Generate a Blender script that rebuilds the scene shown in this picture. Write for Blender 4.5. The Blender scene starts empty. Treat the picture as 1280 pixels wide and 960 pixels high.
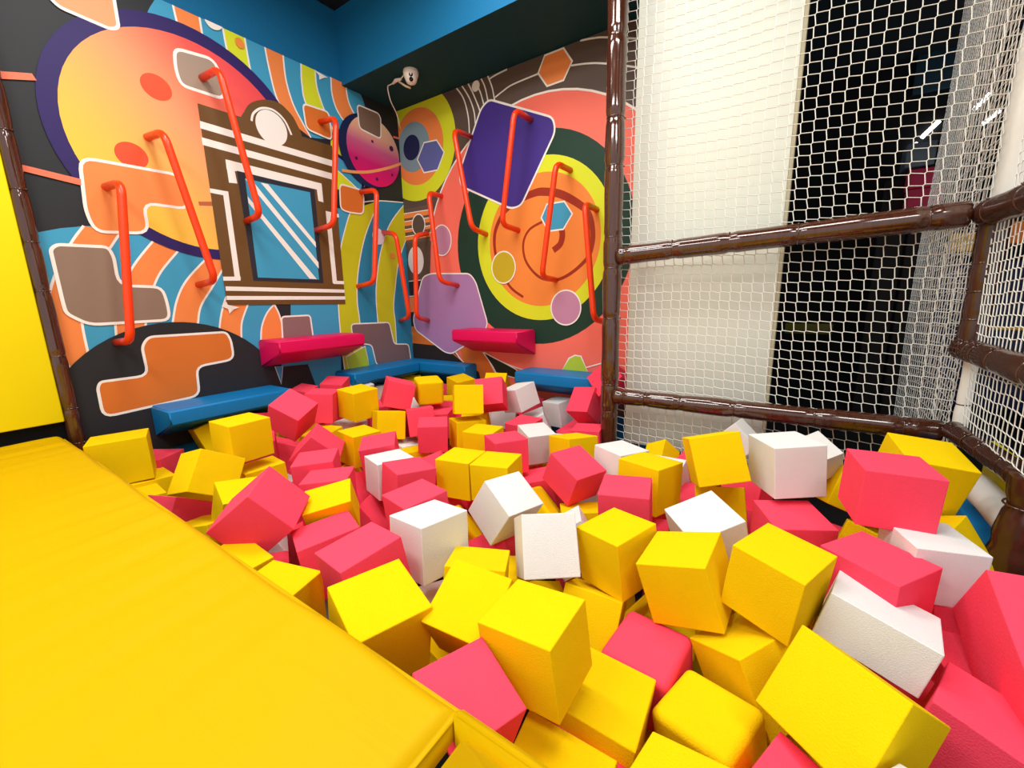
import bpy, bmesh, math, random
import numpy as np
from mathutils import Vector, Matrix, Quaternion
random.seed(7)
SC=bpy.context.scene; COL=SC.collection
# ---------------------------------------------------------------- camera, world, lamps, exposure
H=1.45
cam_data=bpy.data.cameras.new('camera'); cam=bpy.data.objects.new('camera',cam_data); COL.objects.link(cam)
cam_data.sensor_fit='HORIZONTAL'; cam_data.sensor_width=36.0; cam_data.lens=36.0*526.05/1280; cam_data.clip_start=.02
_y,_p,_r=math.radians(34.2467),math.radians(11.4399),math.radians(-1.1984)
_f=Vector((-math.sin(_y)*math.cos(_p),math.cos(_y)*math.cos(_p),-math.sin(_p))); _rt=Vector((math.cos(_y),math.sin(_y),0)); _up=_rt.cross(_f)
_r2=math.cos(_r)*_rt+math.sin(_r)*_up; _u2=-math.sin(_r)*_rt+math.cos(_r)*_up
cam.matrix_world=Matrix(((_r2.x,_u2.x,-_f.x,0),(_r2.y,_u2.y,-_f.y,0),(_r2.z,_u2.z,-_f.z,H),(0,0,0,1)))
SC.camera=cam
w=bpy.data.worlds.new('world'); SC.world=w; w.use_nodes=True
w.node_tree.nodes['Background'].inputs[0].default_value=(.93,.96,1,1); w.node_tree.nodes['Background'].inputs[1].default_value=.80
SC.view_settings.view_transform='Standard'; SC.view_settings.look='None'; SC.view_settings.gamma=1; SC.view_settings.use_curve_mapping=False
SC.view_settings.exposure=0.05
SC.cycles.max_bounces=8; SC.cycles.diffuse_bounces=5
def area(name,loc,sx,sy,power,col=(1,.97,.92),rot=(0,0,0)):
    d=bpy.data.lights.new(name,'AREA'); d.shape='RECTANGLE'; d.size=sx; d.size_y=sy; d.energy=power; d.color=col
    o=bpy.data.objects.new(name,d); COL.objects.link(o); o.location=loc; o.rotation_euler=rot; return o
area('ceiling_and_fill_light',(-2.2,1.0,3.9),1.2,.6,41)
area('ceiling_and_fill_light',(-.3,1.2,3.9),1.2,.6,38)
area('ceiling_and_fill_light',(-1.5,2.1,3.9),1.2,.5,24)  # added fill lamp to brighten the cubes at the back of the pit
area('ceiling_and_fill_light',(-1.6,-.8,3.9),1.6,.6,66)
area('ceiling_and_fill_light',(1.2,-.4,3.9),1.2,.8,54)
# ---------------------------------------------------------------- helpers
def lin(h):
    r=[int(h[i:i+2],16)/255 for i in (0,2,4)]
    return tuple([c/12.92 if c<=.04045 else ((c+.055)/1.055)**2.4 for c in r])+(1,)
MATS={}
def mat(name,hexc,rough=.6,bump=0,bscale=40,spec=.3,coat=0,kind=None,emit=0):
    if name in MATS: return MATS[name]
    m=bpy.data.materials.new(name); m.use_nodes=True; nt=m.node_tree; b=nt.nodes['Principled BSDF']
    c=lin(hexc) if isinstance(hexc,str) else hexc
    b.inputs['Base Color'].default_value=c; b.inputs['Roughness'].default_value=rough; b.inputs['Specular IOR Level'].default_value=spec
    b.inputs['Coat Weight'].default_value=coat
    if emit: b.inputs['Emission Color'].default_value=c; b.inputs['Emission Strength'].default_value=emit
    tc=nt.nodes.new('ShaderNodeTexCoord')
    if kind=='foam':
        nz=nt.nodes.new('ShaderNodeTexNoise'); nz.inputs['Scale'].default_value=14; nz.inputs['Detail'].default_value=4
        hs=nt.nodes.new('ShaderNodeMixRGB'); hs.blend_type='MULTIPLY'; hs.inputs[0].default_value=1; hs.inputs[1].default_value=c
        rp=nt.nodes.new('ShaderNodeValToRGB'); rp.color_ramp.elements[0].color=(.93,.93,.93,1); rp.color_ramp.elements[1].color=(1,1,1,1)
        nt.links.new(tc.outputs['Object'],nz.inputs['Vector']); nt.links.new(nz.outputs[0],rp.inputs[0]); nt.links.new(rp.outputs[0],hs.inputs[2]); nt.links.new(hs.outputs[0],b.inputs['Base Color'])
    if kind=='grain':
        mp=nt.nodes.new('ShaderNodeMapping'); mp.inputs['Scale'].default_value=(60,60,5); wv=nt.nodes.new('ShaderNodeTexNoise'); wv.inputs['Scale'].default_value=1; wv.inputs['Detail'].default_value=5
        rp=nt.nodes.new('ShaderNodeValToRGB'); rp.color_ramp.elements[0].position=.3; rp.color_ramp.elements[1].position=.75
        rp.color_ramp.elements[0].color=tuple(x*.7 for x in c[:3])+(1,); rp.color_ramp.elements[1].color=tuple(x*1.2 for x in c[:3])+(1,)
        nt.links.new(tc.outputs['Object'],mp.inputs[0]); nt.links.new(mp.outputs[0],wv.inputs['Vector']); nt.links.new(wv.outputs[0],rp.inputs[0]); nt.links.new(rp.outputs[0],b.inputs['Base Color'])
    if bump:
        nz=nt.nodes.new('ShaderNodeTexNoise'); nz.inputs['Scale'].default_value=bscale; nz.inputs['Detail'].default_value=3
        bp=nt.nodes.new('ShaderNodeBump'); bp.inputs['Strength'].default_value=bump; bp.inputs['Distance'].default_value=.01
        src=tc.outputs['Object']
        if kind=='wrinkle':
            mp=nt.nodes.new('ShaderNodeMapping'); mp.inputs['Rotation'].default_value=(0,0,math.radians(28)); mp.inputs['Scale'].default_value=(1.2,6,1)
            nt.links.new(src,mp.inputs[0]); src=mp.outputs[0]; nz.inputs['Distortion'].default_value=1.2
        nt.links.new(src,nz.inputs['Vector']); nt.links.new(nz.outputs[0],bp.inputs['Height']); nt.links.new(bp.outputs[0],b.inputs['Normal'])
    MATS[name]=m; return m
def grad(name,stops,direction,lo,hi):
    m=mat(name,'ffffff',.55,.12,6); nt=m.node_tree; b=nt.nodes['Principled BSDF']
    tc=nt.nodes.new('ShaderNodeTexCoord'); d=nt.nodes.new('ShaderNodeVectorMath'); d.operation='DOT_PRODUCT'; d.inputs[1].default_value=direction
    mr=nt.nodes.new('ShaderNodeMapRange'); mr.inputs[1].default_value=lo; mr.inputs[2].default_value=hi
    rp=nt.nodes.new('ShaderNodeValToRGB'); e=rp.color_ramp.elements
    while len(e)<len(stops): e.new(.5)
    for i,(p,c) in enumerate(stops): e[i].position=p; e[i].color=lin(c)
    nt.links.new(tc.outputs['Object'],d.inputs[0]); nt.links.new(d.outputs['Value'],mr.inputs[0]); nt.links.new(mr.outputs[0],rp.inputs[0]); nt.links.new(rp.outputs[0],b.inputs['Base Color'])
    return m
def link(name,me,parent=None,label=None,cat=None,group=None,kind=None,loc=None):
    o=bpy.data.objects.new(name,me); COL.objects.link(o)
    if parent: o.parent=parent
    if label: o['label']=label
    if cat: o['category']=cat
    if group: o['group']=group
    if kind: o['kind']=kind
    if loc is not None: o.location=loc
    return o
def mesh_of(bm,name,mats,smooth=False):
    me=bpy.data.meshes.new(name); bm.normal_update(); bm.to_mesh(me); bm.free()
    for m in (mats if isinstance(mats,(list,tuple)) else [mats]): me.materials.append(m)
    if smooth: me.polygons.foreach_set('use_smooth',[True]*len(me.polygons))
    return me
def pydata(name,v,f,mats,smooth=False,mi=None):
    me=bpy.data.meshes.new(name); me.from_pydata([tuple(p) for p in v],[],f)
    for m in (mats if isinstance(mats,(list,tuple)) else [mats]): me.materials.append(m)
    if mi: me.polygons.foreach_set('material_index',mi)
    if smooth: me.polygons.foreach_set('use_smooth',[True]*len(me.polygons))
    me.update(); return me
def box(name,a,b,m,bev=0,seg=2,**kw):
    c=[(a[i]+b[i])/2 for i in range(3)]; bm=bmesh.new(); bmesh.ops.create_cube(bm,size=1)
    bmesh.ops.scale(bm,vec=[abs(b[i]-a[i]) for i in range(3)],verts=bm.verts)
    if bev: bmesh.ops.bevel(bm,geom=bm.edges[:],offset=bev,segments=seg,affect='EDGES',profile=.5)
    return link(name,mesh_of(bm,name,m,bool(bev)),loc=kw.pop('loc',c),**kw)
def root(name,loc,label,cat):
    o=bpy.data.objects.new(name,None); COL.objects.link(o); o.location=loc; o.empty_display_size=.1; o['label']=label; o['category']=cat; return o
def under(o,r): o.parent=r; o.location=Vector(o.location)-Vector(r.location); return o
def frame(t):
    t=t.normalized(); a=Vector((0,0,1)) if abs(t.z)<.9 else Vector((1,0,0)); u=t.cross(a).normalized(); return u,t.cross(u)
def tube_data(P,rad,n=12,cap=True):
    P=[Vector(p) for p in P]; V=[];F=[]; u=None
    for i,p in enumerate(P):
        t=(P[min(i+1,len(P)-1)]-P[max(i-1,0)]).normalized()
        if u is None: u,v=frame(t)
        else:
            u=(u-t*u.dot(t)).normalized(); v=t.cross(u)
        r=rad[i] if isinstance(rad,(list,tuple)) else rad
        for k in range(n):
            a=2*math.pi*k/n; V.append(p+u*(r*math.cos(a))+v*(r*math.sin(a)))
    for i in range(len(P)-1):
        for k in range(n): F.append((i*n+k,i*n+(k+1)%n,(i+1)*n+(k+1)%n,(i+1)*n+k))
    if cap: F.append(tuple(range(n-1,-1,-1))); F.append(tuple(range((len(P)-1)*n,len(P)*n)))
    return V,F
def tube(name,P,rad,m,n=12,**kw):
    V,F=tube_data(P,rad,n); return link(name,pydata(name,V,F,m,True),**kw)
def bend(P,r,n=6):
    P=[Vector(p) for p in P]; o=[P[0]]
    for i in range(1,len(P)-1):
        a,b,c=P[i-1],P[i],P[i+1]; q=min(r,(a-b).length*.45,(c-b).length*.45)
        p0=b+(a-b).normalized()*q; p1=b+(c-b).normalized()*q
        for k in range(n+1):
            t=k/n; o.append((1-t)**2*p0+2*t*(1-t)*b+t*t*p1)
    o.append(P[-1]); return o
# ---------------------------------------------------------------- materials
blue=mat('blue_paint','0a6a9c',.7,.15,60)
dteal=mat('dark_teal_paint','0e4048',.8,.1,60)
dark=mat('dark_void','08080a',.8)
vinyl_y=mat('yellow_vinyl',(.64,.39,.0,1),.55,.3,1.6,spec=.1,kind='wrinkle')
vinyl_yw=mat('yellow_wall_vinyl',(.92,.78,.003,1),.5,.1,5)
vinyl_b=mat('blue_vinyl','0a78b8',.45,.12,12)
vinyl_p=mat('pink_vinyl','e00a5a',.45,.12,12)
brown=mat('brown_bamboo_vinyl',(.072,.02,.009,1),.12,.06,14,spec=.7,coat=.5,kind='grain')
brown2=mat('wrapped_brown_vinyl',(.055,.018,.010,1),.2,.4,12,spec=.6)
red=mat('red_orange_enamel','f4400c',.28,0,spec=.5)
netw=mat('net_cord',(.93,.92,.86,1),.8)
cream=mat('cream_panel','e0e4da',.75,.15,30)
creamd=mat('cream_panel_edge','b5ad94',.75)
whitev=mat('white_vinyl','f0ede6',.5,.3,8)
foam_y=mat('yellow_foam',(.90,.61,.002,1),.95,.25,260,spec=.08,kind='foam')
foam_p=mat('pink_foam',(.97,.07,.132,1),.95,.25,260,spec=.08,kind='foam')
foam_w=mat('white_foam',(.80,.80,.79,1),.95,.25,260,spec=.08,kind='foam')
# ---------------------------------------------------------------- room shell
XL,YB,ZM=-3.7,3.4,.695
box('floor',(-4,-2.5,-.05),(2.5,7.2,0),mat('dark_floor','1c1a1c',.8),kind='structure')
box('wall_left',(-3.9,-2.0,0),(XL,3.6,4.05),blue,kind='structure')
box('wall_back',(XL,YB,0),(-.6,3.6,4.05),blue,kind='structure')
box('ceiling',(-3.9,-1.4,4.0),(8,7.1,4.08),mat('dark_ceiling','10181e',.8),kind='structure')  # room ceiling, extended unseen over the hall to keep world light out
box('gap_shade_strip',(-3.7,-1.6,.55),(-3.692,.55,.80),dark,kind='structure')  # dark strip put in for the shade in the gap under the wall pad
# bulkhead over the back of the pit: painted blue in front, dark teal beneath
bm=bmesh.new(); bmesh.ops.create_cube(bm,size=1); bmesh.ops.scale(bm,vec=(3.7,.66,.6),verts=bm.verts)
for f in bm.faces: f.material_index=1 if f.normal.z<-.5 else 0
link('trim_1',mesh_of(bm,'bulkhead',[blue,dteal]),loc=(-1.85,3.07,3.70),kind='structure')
# ---------------------------------------------------------------- printed wall murals
def spl(P,closed,n=6):
    P=[np.array(p,float) for p in P];m=len(P);o=[]
    R=range(m) if closed else range(m-1)
    for i in R:
        g=lambda j:P[j%m] if closed else P[min(max(j,0),m-1)]
        a,b,c,d=g(i-1),g(i),g(i+1),g(i+2)
        for t in np.arange(n)/n: o.append(.5*((2*b)+(c-a)*t+(2*a-5*b+4*c-d)*t*t+(3*b-a-3*c+d)*t**3))
    if not closed:o.append(P[-1])
    return o
def fil(P,r,n=5):
    P=[np.array(p,float) for p in P];m=len(P);o=[]
    for i in range(m):
        a,b,c=P[i-1],P[i],P[(i+1)%m];u=(a-b);v=(c-b);lu,lv=np.linalg.norm(u),np.linalg.norm(v)
        q=min(r,lu*.45,lv*.45);p0=b+u/lu*q;p1=b+v/lv*q
        for t in np.linspace(0,1,n): o.append((1-t)**2*p0+2*t*(1-t)*b+t*t*p1)
    return o
def circ(c,r,rz=None,n=64): rz=rz or r; return [np.array((c[0]+r*np.cos(t),c[1]+rz*np.sin(t))) for t in np.linspace(0,2*np.pi,n,endpoint=False)]
def clip(P,b):
    u0,u1,z0,z1=b
    for ax,lim,s in((0,u0,1),(0,u1,-1),(1,z0,1),(1,z1,-1)):
        o=[];m=len(P)
        for i in range(m):
            a,c=P[i-1],P[i];da,dc=s*(a[ax]-lim),s*(c[ax]-lim)
            if (da>=0)!=(dc>=0): o.append(a+(c-a)*da/(da-dc))
            if dc>=0:o.append(c)
        P=o
        if not P:return P
    return P
def stroke(P,w,closed=False):
    P=[np.array(p,float) for p in P];m=len(P);L=[];R=[]
    for i in range(m):
        a=P[i-1] if (i or closed) else P[0];c=P[(i+1)%m] if (i<m-1 or closed) else P[-1]
        t=c-a;t=t/(np.linalg.norm(t)+1e-9);n=np.array((-t[1],t[0]))
        ww=w(i/(m-1)) if callable(w) else w
        L.append(P[i]+n*ww/2);R.append(P[i]-n*ww/2)
    return [ [L[i],L[(i+1)%m],R[(i+1)%m],R[i]] for i in range(m if closed else m-1)]

PC=dict(white='f4efe8',sky='3f9cc4',sky2='2a86ab',orange='f08a48',orange2='d8742c',orange4='ee8a3c',lime='d8e228',lime2='b4cc3c',olive='c8c81e',dark='26282c',dark2='2a2220',navy='14204e',indigo='2b1a5e',
 red='f0502c',rust='b8643c',taupe='8c7464',taupe2='a08c7c',taupe3='7c6454',salmon='f07a5c',peach='f8a070',brown='6a4a24',charcoal='2a2a34',mauve2='7c6464',mauve3='8a6c6c',lav='dccfdc',orangeball='ee9040',peachline='f0a060',
 plum='4a1450',umber='5c4c44',umber2='6a5448',coral='f87462',forest='163a2c',forest2='20281c',maroon='9c2c14',slate='7c98a4',slateblue='5c66a4',violet='402c88',paper='e8e4e4',lilac='ac80b4',mauve='c088a8',oliveD='c4ac24')
def pmat(c,side):
    if c=='GRAD_PLANET': return grad('print_planet_gradient',[(0,'f4d030'),(.3,'f4ba50'),(.58,'f69a6a'),(.85,'ee5850'),(1,'e84a50')],(0,.75,.66),1.9,3.5)
    if c=='GRAD_RING': return grad('print_ring_planet_gradient',[(0,'e00a68'),(.3,'c81870'),(.55,'c45a88'),(.75,'e0a890'),(1,'f0d0a8')],(0,.12,1),2.98,3.58)
    return mat('print_'+c,PC[c],.55,.12,6)
def build_mural(name,spec,bounds,side,base,label):
    V=[];F=[];MI=[];mats=[];mk={}; off=[0]
    def put(P,col):
        off[0]+=1
        d=.012+off[0]*.00012
        if col not in mk: mk[col]=len(mats); mats.append(pmat(col,side))
        for q in P:
            q=clip(q,bounds)
            if len(q)<3: continue
            # drop coincident points
            c=[q[i] for i in range(len(q)) if np.hypot(*(np.array(q[i])-np.array(q[i-1])))>1e-5]
            if len(c)<3: continue
            n0=len(V)
            for u,z in c: V.append((XL+d,u,z) if side=='L' else (u,YB-d,z))
            area_=sum(c[i-1][0]*c[i][1]-c[i][0]*c[i-1][1] for i in range(len(c)))
            idx=list(range(n0,n0+len(c)))
            want=1 if side=='L' else 1
            if (area_>0)!=(want>0): idx=idx[::-1]
            F.append(tuple(idx)); MI.append(mk[col])
    a,b,c,d=bounds; put([[np.array(p) for p in ((a,c),(b,c),(b,d),(a,d))]],base)
    for s in spec:
        k,col=s[:2]
        if k=='C':
            u,z,r,rz=s[2]; Q=circ((u,z),r,rz); put([Q],col)
            if s[3]: put(stroke(Q,s[4],True),s[3])
        elif k in 'PS':
            Q=[np.array(p) for p in s[2]]
            if k=='S': Q=spl(Q,True)
            if s[3]: Q=fil(Q,s[3])
            put([Q],col)
            if s[4]: put(stroke(Q,s[5],True),s[4])
        elif k=='L':
            Q=spl(s[2],False) if len(s[2])>2 else s[2]
            put(stroke(Q,(lambda t:.022+.045*math.exp(-((t-.42)/.22)**2)) if s[3]=='spiral' else s[3]),col)
        elif k=='B':
            Q=spl(s[2],False)+spl(s[3],False)[::-1]; put([Q],col)
    me=bpy.data.meshes.new(name); me.from_pydata(V,[],F)
    for m in mats: me.materials.append(m)
    me.polygons.foreach_set('material_index',MI); me.update()
    bm=bmesh.new(); bm.from_mesh(me); bmesh.ops.triangulate(bm,faces=[f for f in bm.faces if len(f.verts)>4],ngon_method='EAR_CLIP'); bm.to_mesh(me); bm.free()
    o=root(name,(XL,2.0,.45) if side=='L' else (-2.3,YB,.45),label,'mural'); under(link('printed_sheet',me),o); return o
LSPEC=[('B','sky',[(1.417,3.505),(1.366,3.417),(1.314,3.324),(1.272,3.211),(1.238,3.042)],[(1.46,3.527),(1.463,3.464),(1.468,3.373),(1.484,3.237),(1.523,3.057)]),
('B','orange',[(1.46,3.527),(1.463,3.464),(1.468,3.373),(1.484,3.237),(1.523,3.057)],[(1.618,3.503),(1.617,3.454),(1.625,3.272),(1.673,3.153)]),
('B','sky',[(1.618,3.503),(1.617,3.454),(1.625,3.272),(1.673,3.153)],[(1.76,3.495),(1.763,3.439),(1.776,3.251),(1.814,3.113)]),
('B','lime',[(1.76,3.495),(1.763,3.439),(1.776,3.251),(1.814,3.113)],[(1.912,3.499),(1.912,3.44),(1.928,3.196),(1.969,3.086)]),
('B','sky',[(1.912,3.499),(1.912,3.44),(1.928,3.196),(1.969,3.086)],[(2.07,3.529),(2.061,3.435),(2.073,3.293),(2.103,3.103),(2.173,2.948)]),
('B','orange',[(2.07,3.529),(2.061,3.435),(2.073,3.293),(2.103,3.103),(2.173,2.948)],[(2.208,3.503),(2.204,3.444),(2.204,3.256),(2.242,3.09),(2.306,2.972),(2.374,2.866)]),
('B','sky',[(2.208,3.503),(2.204,3.444),(2.204,3.256),(2.242,3.09),(2.306,2.972),(2.374,2.866)],[(2.363,3.509),(2.354,3.431),(2.343,3.276),(2.361,3.129),(2.481,2.976),(2.571,2.902)]),
('B','lime',[(2.363,3.509),(2.354,3.431),(2.343,3.276),(2.361,3.129),(2.481,2.976),(2.571,2.902)],[(2.488,3.467),(2.48,3.403),(2.482,3.294),(2.515,3.179),(2.545,3.109),(2.601,2.994)]),
('B','sky',[(2.488,3.467),(2.48,3.403),(2.482,3.294),(2.515,3.179),(2.545,3.109),(2.601,2.994)],[(2.638,3.478),(2.63,3.411),(2.627,3.297),(2.655,3.192),(2.718,3.112),(2.798,3.067)]),
('B','orange',[(2.638,3.478),(2.63,3.411),(2.627,3.297),(2.655,3.192),(2.718,3.112),(2.798,3.067)],[(2.79,3.469),(2.784,3.417),(2.792,3.304),(2.837,3.216),(2.898,3.166)]),
('B','sky',[(2.79,3.469),(2.784,3.417),(2.792,3.304),(2.837,3.216),(2.898,3.166)],[(2.898,3.475),(2.926,3.425),(2.964,3.361),(2.984,3.289),(2.98,3.191)]),
('L','white',[(1.46,3.527),(1.463,3.464),(1.468,3.373),(1.484,3.237),(1.523,3.057)],0.013),
('L','white',[(1.618,3.503),(1.617,3.454),(1.625,3.272),(1.673,3.153)],0.013),
('L','white',[(1.76,3.495),(1.763,3.439),(1.776,3.251),(1.814,3.113)],0.013),
('L','white',[(1.912,3.499),(1.912,3.44),(1.928,3.196),(1.969,3.086)],0.013),
('L','white',[(2.07,3.529),(2.061,3.435),(2.073,3.293),(2.103,3.103),(2.173,2.948)],0.013),
('L','white',[(2.208,3.503),(2.204,3.444),(2.204,3.256),(2.242,3.09),(2.306,2.972),(2.374,2.866)],0.013),
('L','white',[(2.363,3.509),(2.354,3.431),(2.343,3.276),(2.361,3.129),(2.481,2.976),(2.571,2.902)],0.013),
('L','white',[(2.488,3.467),(2.48,3.403),(2.482,3.294),(2.515,3.179),(2.545,3.109),(2.601,2.994)],0.013),
('L','white',[(2.638,3.478),(2.63,3.411),(2.627,3.297),(2.655,3.192),(2.718,3.112),(2.798,3.067)],0.013),
('L','white',[(2.79,3.469),(2.784,3.417),(2.792,3.304),(2.837,3.216),(2.898,3.166)],0.013),
('P','lime',[(2.556,2.813),(2.565,2.888),(2.645,2.973),(2.681,2.834),(2.895,2.638),(2.902,2.571),(2.838,2.513),(2.523,2.477)],0,0,0.013),
('P','sky',[(2.554,2.792),(2.624,2.793),(2.803,2.709),(2.873,2.634),(2.855,2.539),(2.825,2.522),(2.645,2.631),(2.543,2.694)],0,0,0.013),
('L','white',[(2.536,2.693),(2.645,2.631),(2.825,2.522)],0.01),
('L','navy',[(2.548,2.795),(2.611,2.79),(2.737,2.739),(2.874,2.645),(2.869,2.53)],0.03),
('P','sky',[(0.581,1.878),(0.688,1.916),(0.823,1.946),(1.18,1.99),(1.561,1.788),(1.447,1.276),(0.587,1.089),(0.532,1.17)],0,0,0.013),
('B','sky',[(0.581,1.878),(0.56,1.727),(0.578,1.499),(0.571,1.406),(0.579,1.09)],[(0.791,1.942),(0.716,1.83),(0.618,1.639),(0.56,1.465),(0.544,1.289),(0.592,1.088)]),
('B','orange',[(0.791,1.942),(0.716,1.83),(0.618,1.639),(0.56,1.465),(0.544,1.289),(0.592,1.088)],[(0.958,1.92),(0.885,1.808),(0.762,1.619),(0.702,1.473),(0.688,1.327),(0.687,1.151)]),
('B','sky',[(0.958,1.92),(0.885,1.808),(0.762,1.619),(0.702,1.473),(0.688,1.327),(0.687,1.151)],[(1.14,1.907),(1.001,1.728),(0.916,1.572),(0.857,1.419),(0.836,1.265),(0.836,1.186)]),
('B','orange',[(1.14,1.907),(1.001,1.728),(0.916,1.572),(0.857,1.419),(0.836,1.265),(0.836,1.186)],[(1.268,1.845),(1.134,1.682),(1.064,1.546),(1.016,1.413),(0.983,1.252)]),
('B','sky',[(1.268,1.845),(1.134,1.682),(1.064,1.546),(1.016,1.413),(0.983,1.252)],[(1.443,1.809),(1.278,1.632),(1.198,1.491),(1.151,1.338),(1.131,1.24)]),
('B','orange',[(1.443,1.809),(1.278,1.632),(1.198,1.491),(1.151,1.338),(1.131,1.24)],[(1.559,1.773),(1.438,1.591),(1.339,1.445),(1.302,1.322),(1.282,1.228)]),
('B','sky',[(1.559,1.773),(1.438,1.591),(1.339,1.445),(1.302,1.322),(1.282,1.228)],[(1.559,1.578),(1.505,1.487),(1.46,1.366),(1.432,1.246),(1.415,1.124)]),
('B','orange',[(1.559,1.578),(1.505,1.487),(1.46,1.366),(1.432,1.246),(1.415,1.124)],[(1.686,1.484),(1.639,1.398),(1.597,1.297),(1.58,1.171),(1.577,1.074)]),
('B','sky',[(1.686,1.484),(1.639,1.398),(1.597,1.297),(1.58,1.171),(1.577,1.074)],[(1.876,1.448),(1.804,1.376),(1.75,1.272),(1.727,1.158),(1.722,1.058)]),
('B','orange',[(1.876,1.448),(1.804,1.376),(1.75,1.272),(1.727,1.158),(1.722,1.058)],[(1.871,1.449),(1.902,1.364),(1.914,1.261),(1.902,1.142),(1.894,1.038)]),
('L','white',[(0.791,1.942),(0.716,1.83),(0.618,1.639),(0.56,1.465),(0.544,1.289),(0.592,1.088)],0.013),
('L','white',[(0.958,1.92),(0.885,1.808),(0.762,1.619),(0.702,1.473),(0.688,1.327),(0.687,1.151)],0.013),
('L','white',[(1.14,1.907),(1.001,1.728),(0.916,1.572),(0.857,1.419),(0.836,1.265),(0.836,1.186)],0.013),
('L','white',[(1.268,1.845),(1.134,1.682),(1.064,1.546),(1.016,1.413),(0.983,1.252)],0.013),
('L','white',[(1.443,1.809),(1.278,1.632),(1.198,1.491),(1.151,1.338),(1.131,1.24)],0.013),
('L','white',[(1.559,1.773),(1.438,1.591),(1.339,1.445),(1.302,1.322),(1.282,1.228)],0.013),
('L','white',[(1.559,1.578),(1.505,1.487),(1.46,1.366),(1.432,1.246),(1.415,1.124)],0.013),
('L','white',[(1.686,1.484),(1.639,1.398),(1.597,1.297),(1.58,1.171),(1.577,1.074)],0.013),
('L','white',[(1.876,1.448),(1.804,1.376),(1.75,1.272),(1.727,1.158),(1.722,1.058)],0.013),
('L','white',[(1.871,1.449),(1.902,1.364),(1.914,1.261),(1.902,1.142),(1.894,1.038)],0.013),
('P','dark',[(1.88,1.457),(2.026,1.454),(2.011,1.333),(1.929,1.312),(1.906,1.397)],0,0,0.013),
('P','sky',[(2.017,1.48),(2.513,1.496),(2.417,0.661),(1.963,0.594),(1.85,0.833),(1.908,1.176),(2.0,1.343)],0,0,0.013),
('P','sky',[(2.522,2.312),(2.716,2.323),(2.561,1.959),(2.478,1.473),(2.425,1.474)],0,0,0.013),
('B','olive',[(2.716,2.323),(2.658,2.206),(2.561,1.959),(2.514,1.735),(2.478,1.473),(2.466,1.09),(2.477,0.589)],[(3.061,2.462),(2.852,2.098),(2.731,1.744),(2.69,1.47),(2.697,1.211),(2.673,0.657)]),
('B','sky2',[(3.061,2.462),(2.852,2.098),(2.731,1.744),(2.69,1.47),(2.697,1.211),(2.673,0.657)],[(3.418,2.501),(3.182,2.254),(3.037,1.978),(2.949,1.671),(2.921,1.467),(2.918,1.197),(2.899,0.618)]),
('B','olive',[(3.418,2.501),(3.182,2.254),(3.037,1.978),(2.949,1.671),(2.921,1.467),(2.918,1.197),(2.899,0.618)],[(3.426,2.179),(3.27,1.892),(3.186,1.592),(3.145,1.378),(3.152,1.183),(3.131,0.579)]),
('B','sky2',[(3.426,2.179),(3.27,1.892),(3.186,1.592),(3.145,1.378),(3.152,1.183),(3.131,0.579)],[(3.403,1.77),(3.39,1.461),(3.409,1.166),(3.425,1.003),(3.414,0.53)]),
('P','olive',[(3.41,1.682),(3.425,1.348),(3.435,1.049),(3.446,0.525),(3.462,0.522),(3.517,1.685)],0,0,0.013),
('L','white',[(2.716,2.323),(2.658,2.206),(2.561,1.959),(2.514,1.735),(2.478,1.473),(2.466,1.09),(2.477,0.589)],0.011),
('L','white',[(3.061,2.462),(2.852,2.098),(2.731,1.744),(2.69,1.47),(2.697,1.211),(2.673,0.657)],0.011),
('L','white',[(3.418,2.501),(3.182,2.254),(3.037,1.978),(2.949,1.671),(2.921,1.467),(2.918,1.197),(2.899,0.618)],0.011),
('L','white',[(3.426,2.179),(3.27,1.892),(3.186,1.592),(3.145,1.378),(3.152,1.183),(3.131,0.579)],0.011),
('P','lime2',[(2.502,0.919),(2.735,1.004),(2.766,0.786),(2.521,0.785)],0,'white',0.011),
('P','sky',[(2.747,1.003),(2.833,0.994),(2.839,0.802),(2.761,0.787)],0,0,0.013),
('L','white',[(2.85,2.414),(3.061,2.462),(3.418,2.501)],0.01),
('C','indigo',(1.503,2.562,0.8,0.775),0,0.013),
('C','GRAD_PLANET',(1.503,2.554,0.715,0.696),0,0.013),
('C','red',(1.288,2.874,0.085,0.078),0,0.013),
('C','red',(1.09,2.41,0.085,0.078),0,0.013),
('P','rust',[(1.427,2.185),(1.525,2.201),(1.52,2.169),(1.429,2.158)],0,0,0.013),
('P','taupe2',[(1.428,3.16),(1.665,3.188),(1.712,3.076),(1.702,2.94),(1.435,2.938),(1.417,3.029)],0.05,'white',0.02),
('P','orange',[(0.835,2.339),(1.352,2.344),(1.367,2.124),(1.104,2.124),(1.106,1.932),(0.838,1.912),(0.813,2.026)],0.07,'white',0.018),
('P','salmon',[(0.59,2.704),(0.709,2.738),(0.722,2.707),(0.584,2.665)],0,0,0.013),
('P','salmon',[(0.576,2.242),(0.821,2.213),(0.817,2.176),(0.575,2.208)],0,0,0.013),
('P','peach',[(0.841,3.181),(0.878,3.14),(1.1,3.126),(1.142,3.153),(1.144,3.309),(1.148,3.479),(0.955,3.455)],0.05,'white',0.018),
('P','white',[(1.641,3.455),(1.769,3.446),(1.748,3.411),(1.713,3.388),(1.675,3.388),(1.647,3.413)],0.02,0,0.013),
('C','orangeball',(1.867,3.374,0.032,0.034),0,0.013),
('P','white',[(2.461,3.426),(2.595,3.411),(2.56,3.398),(2.509,3.364),(2.509,3.398)],0,0,0.013),
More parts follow.
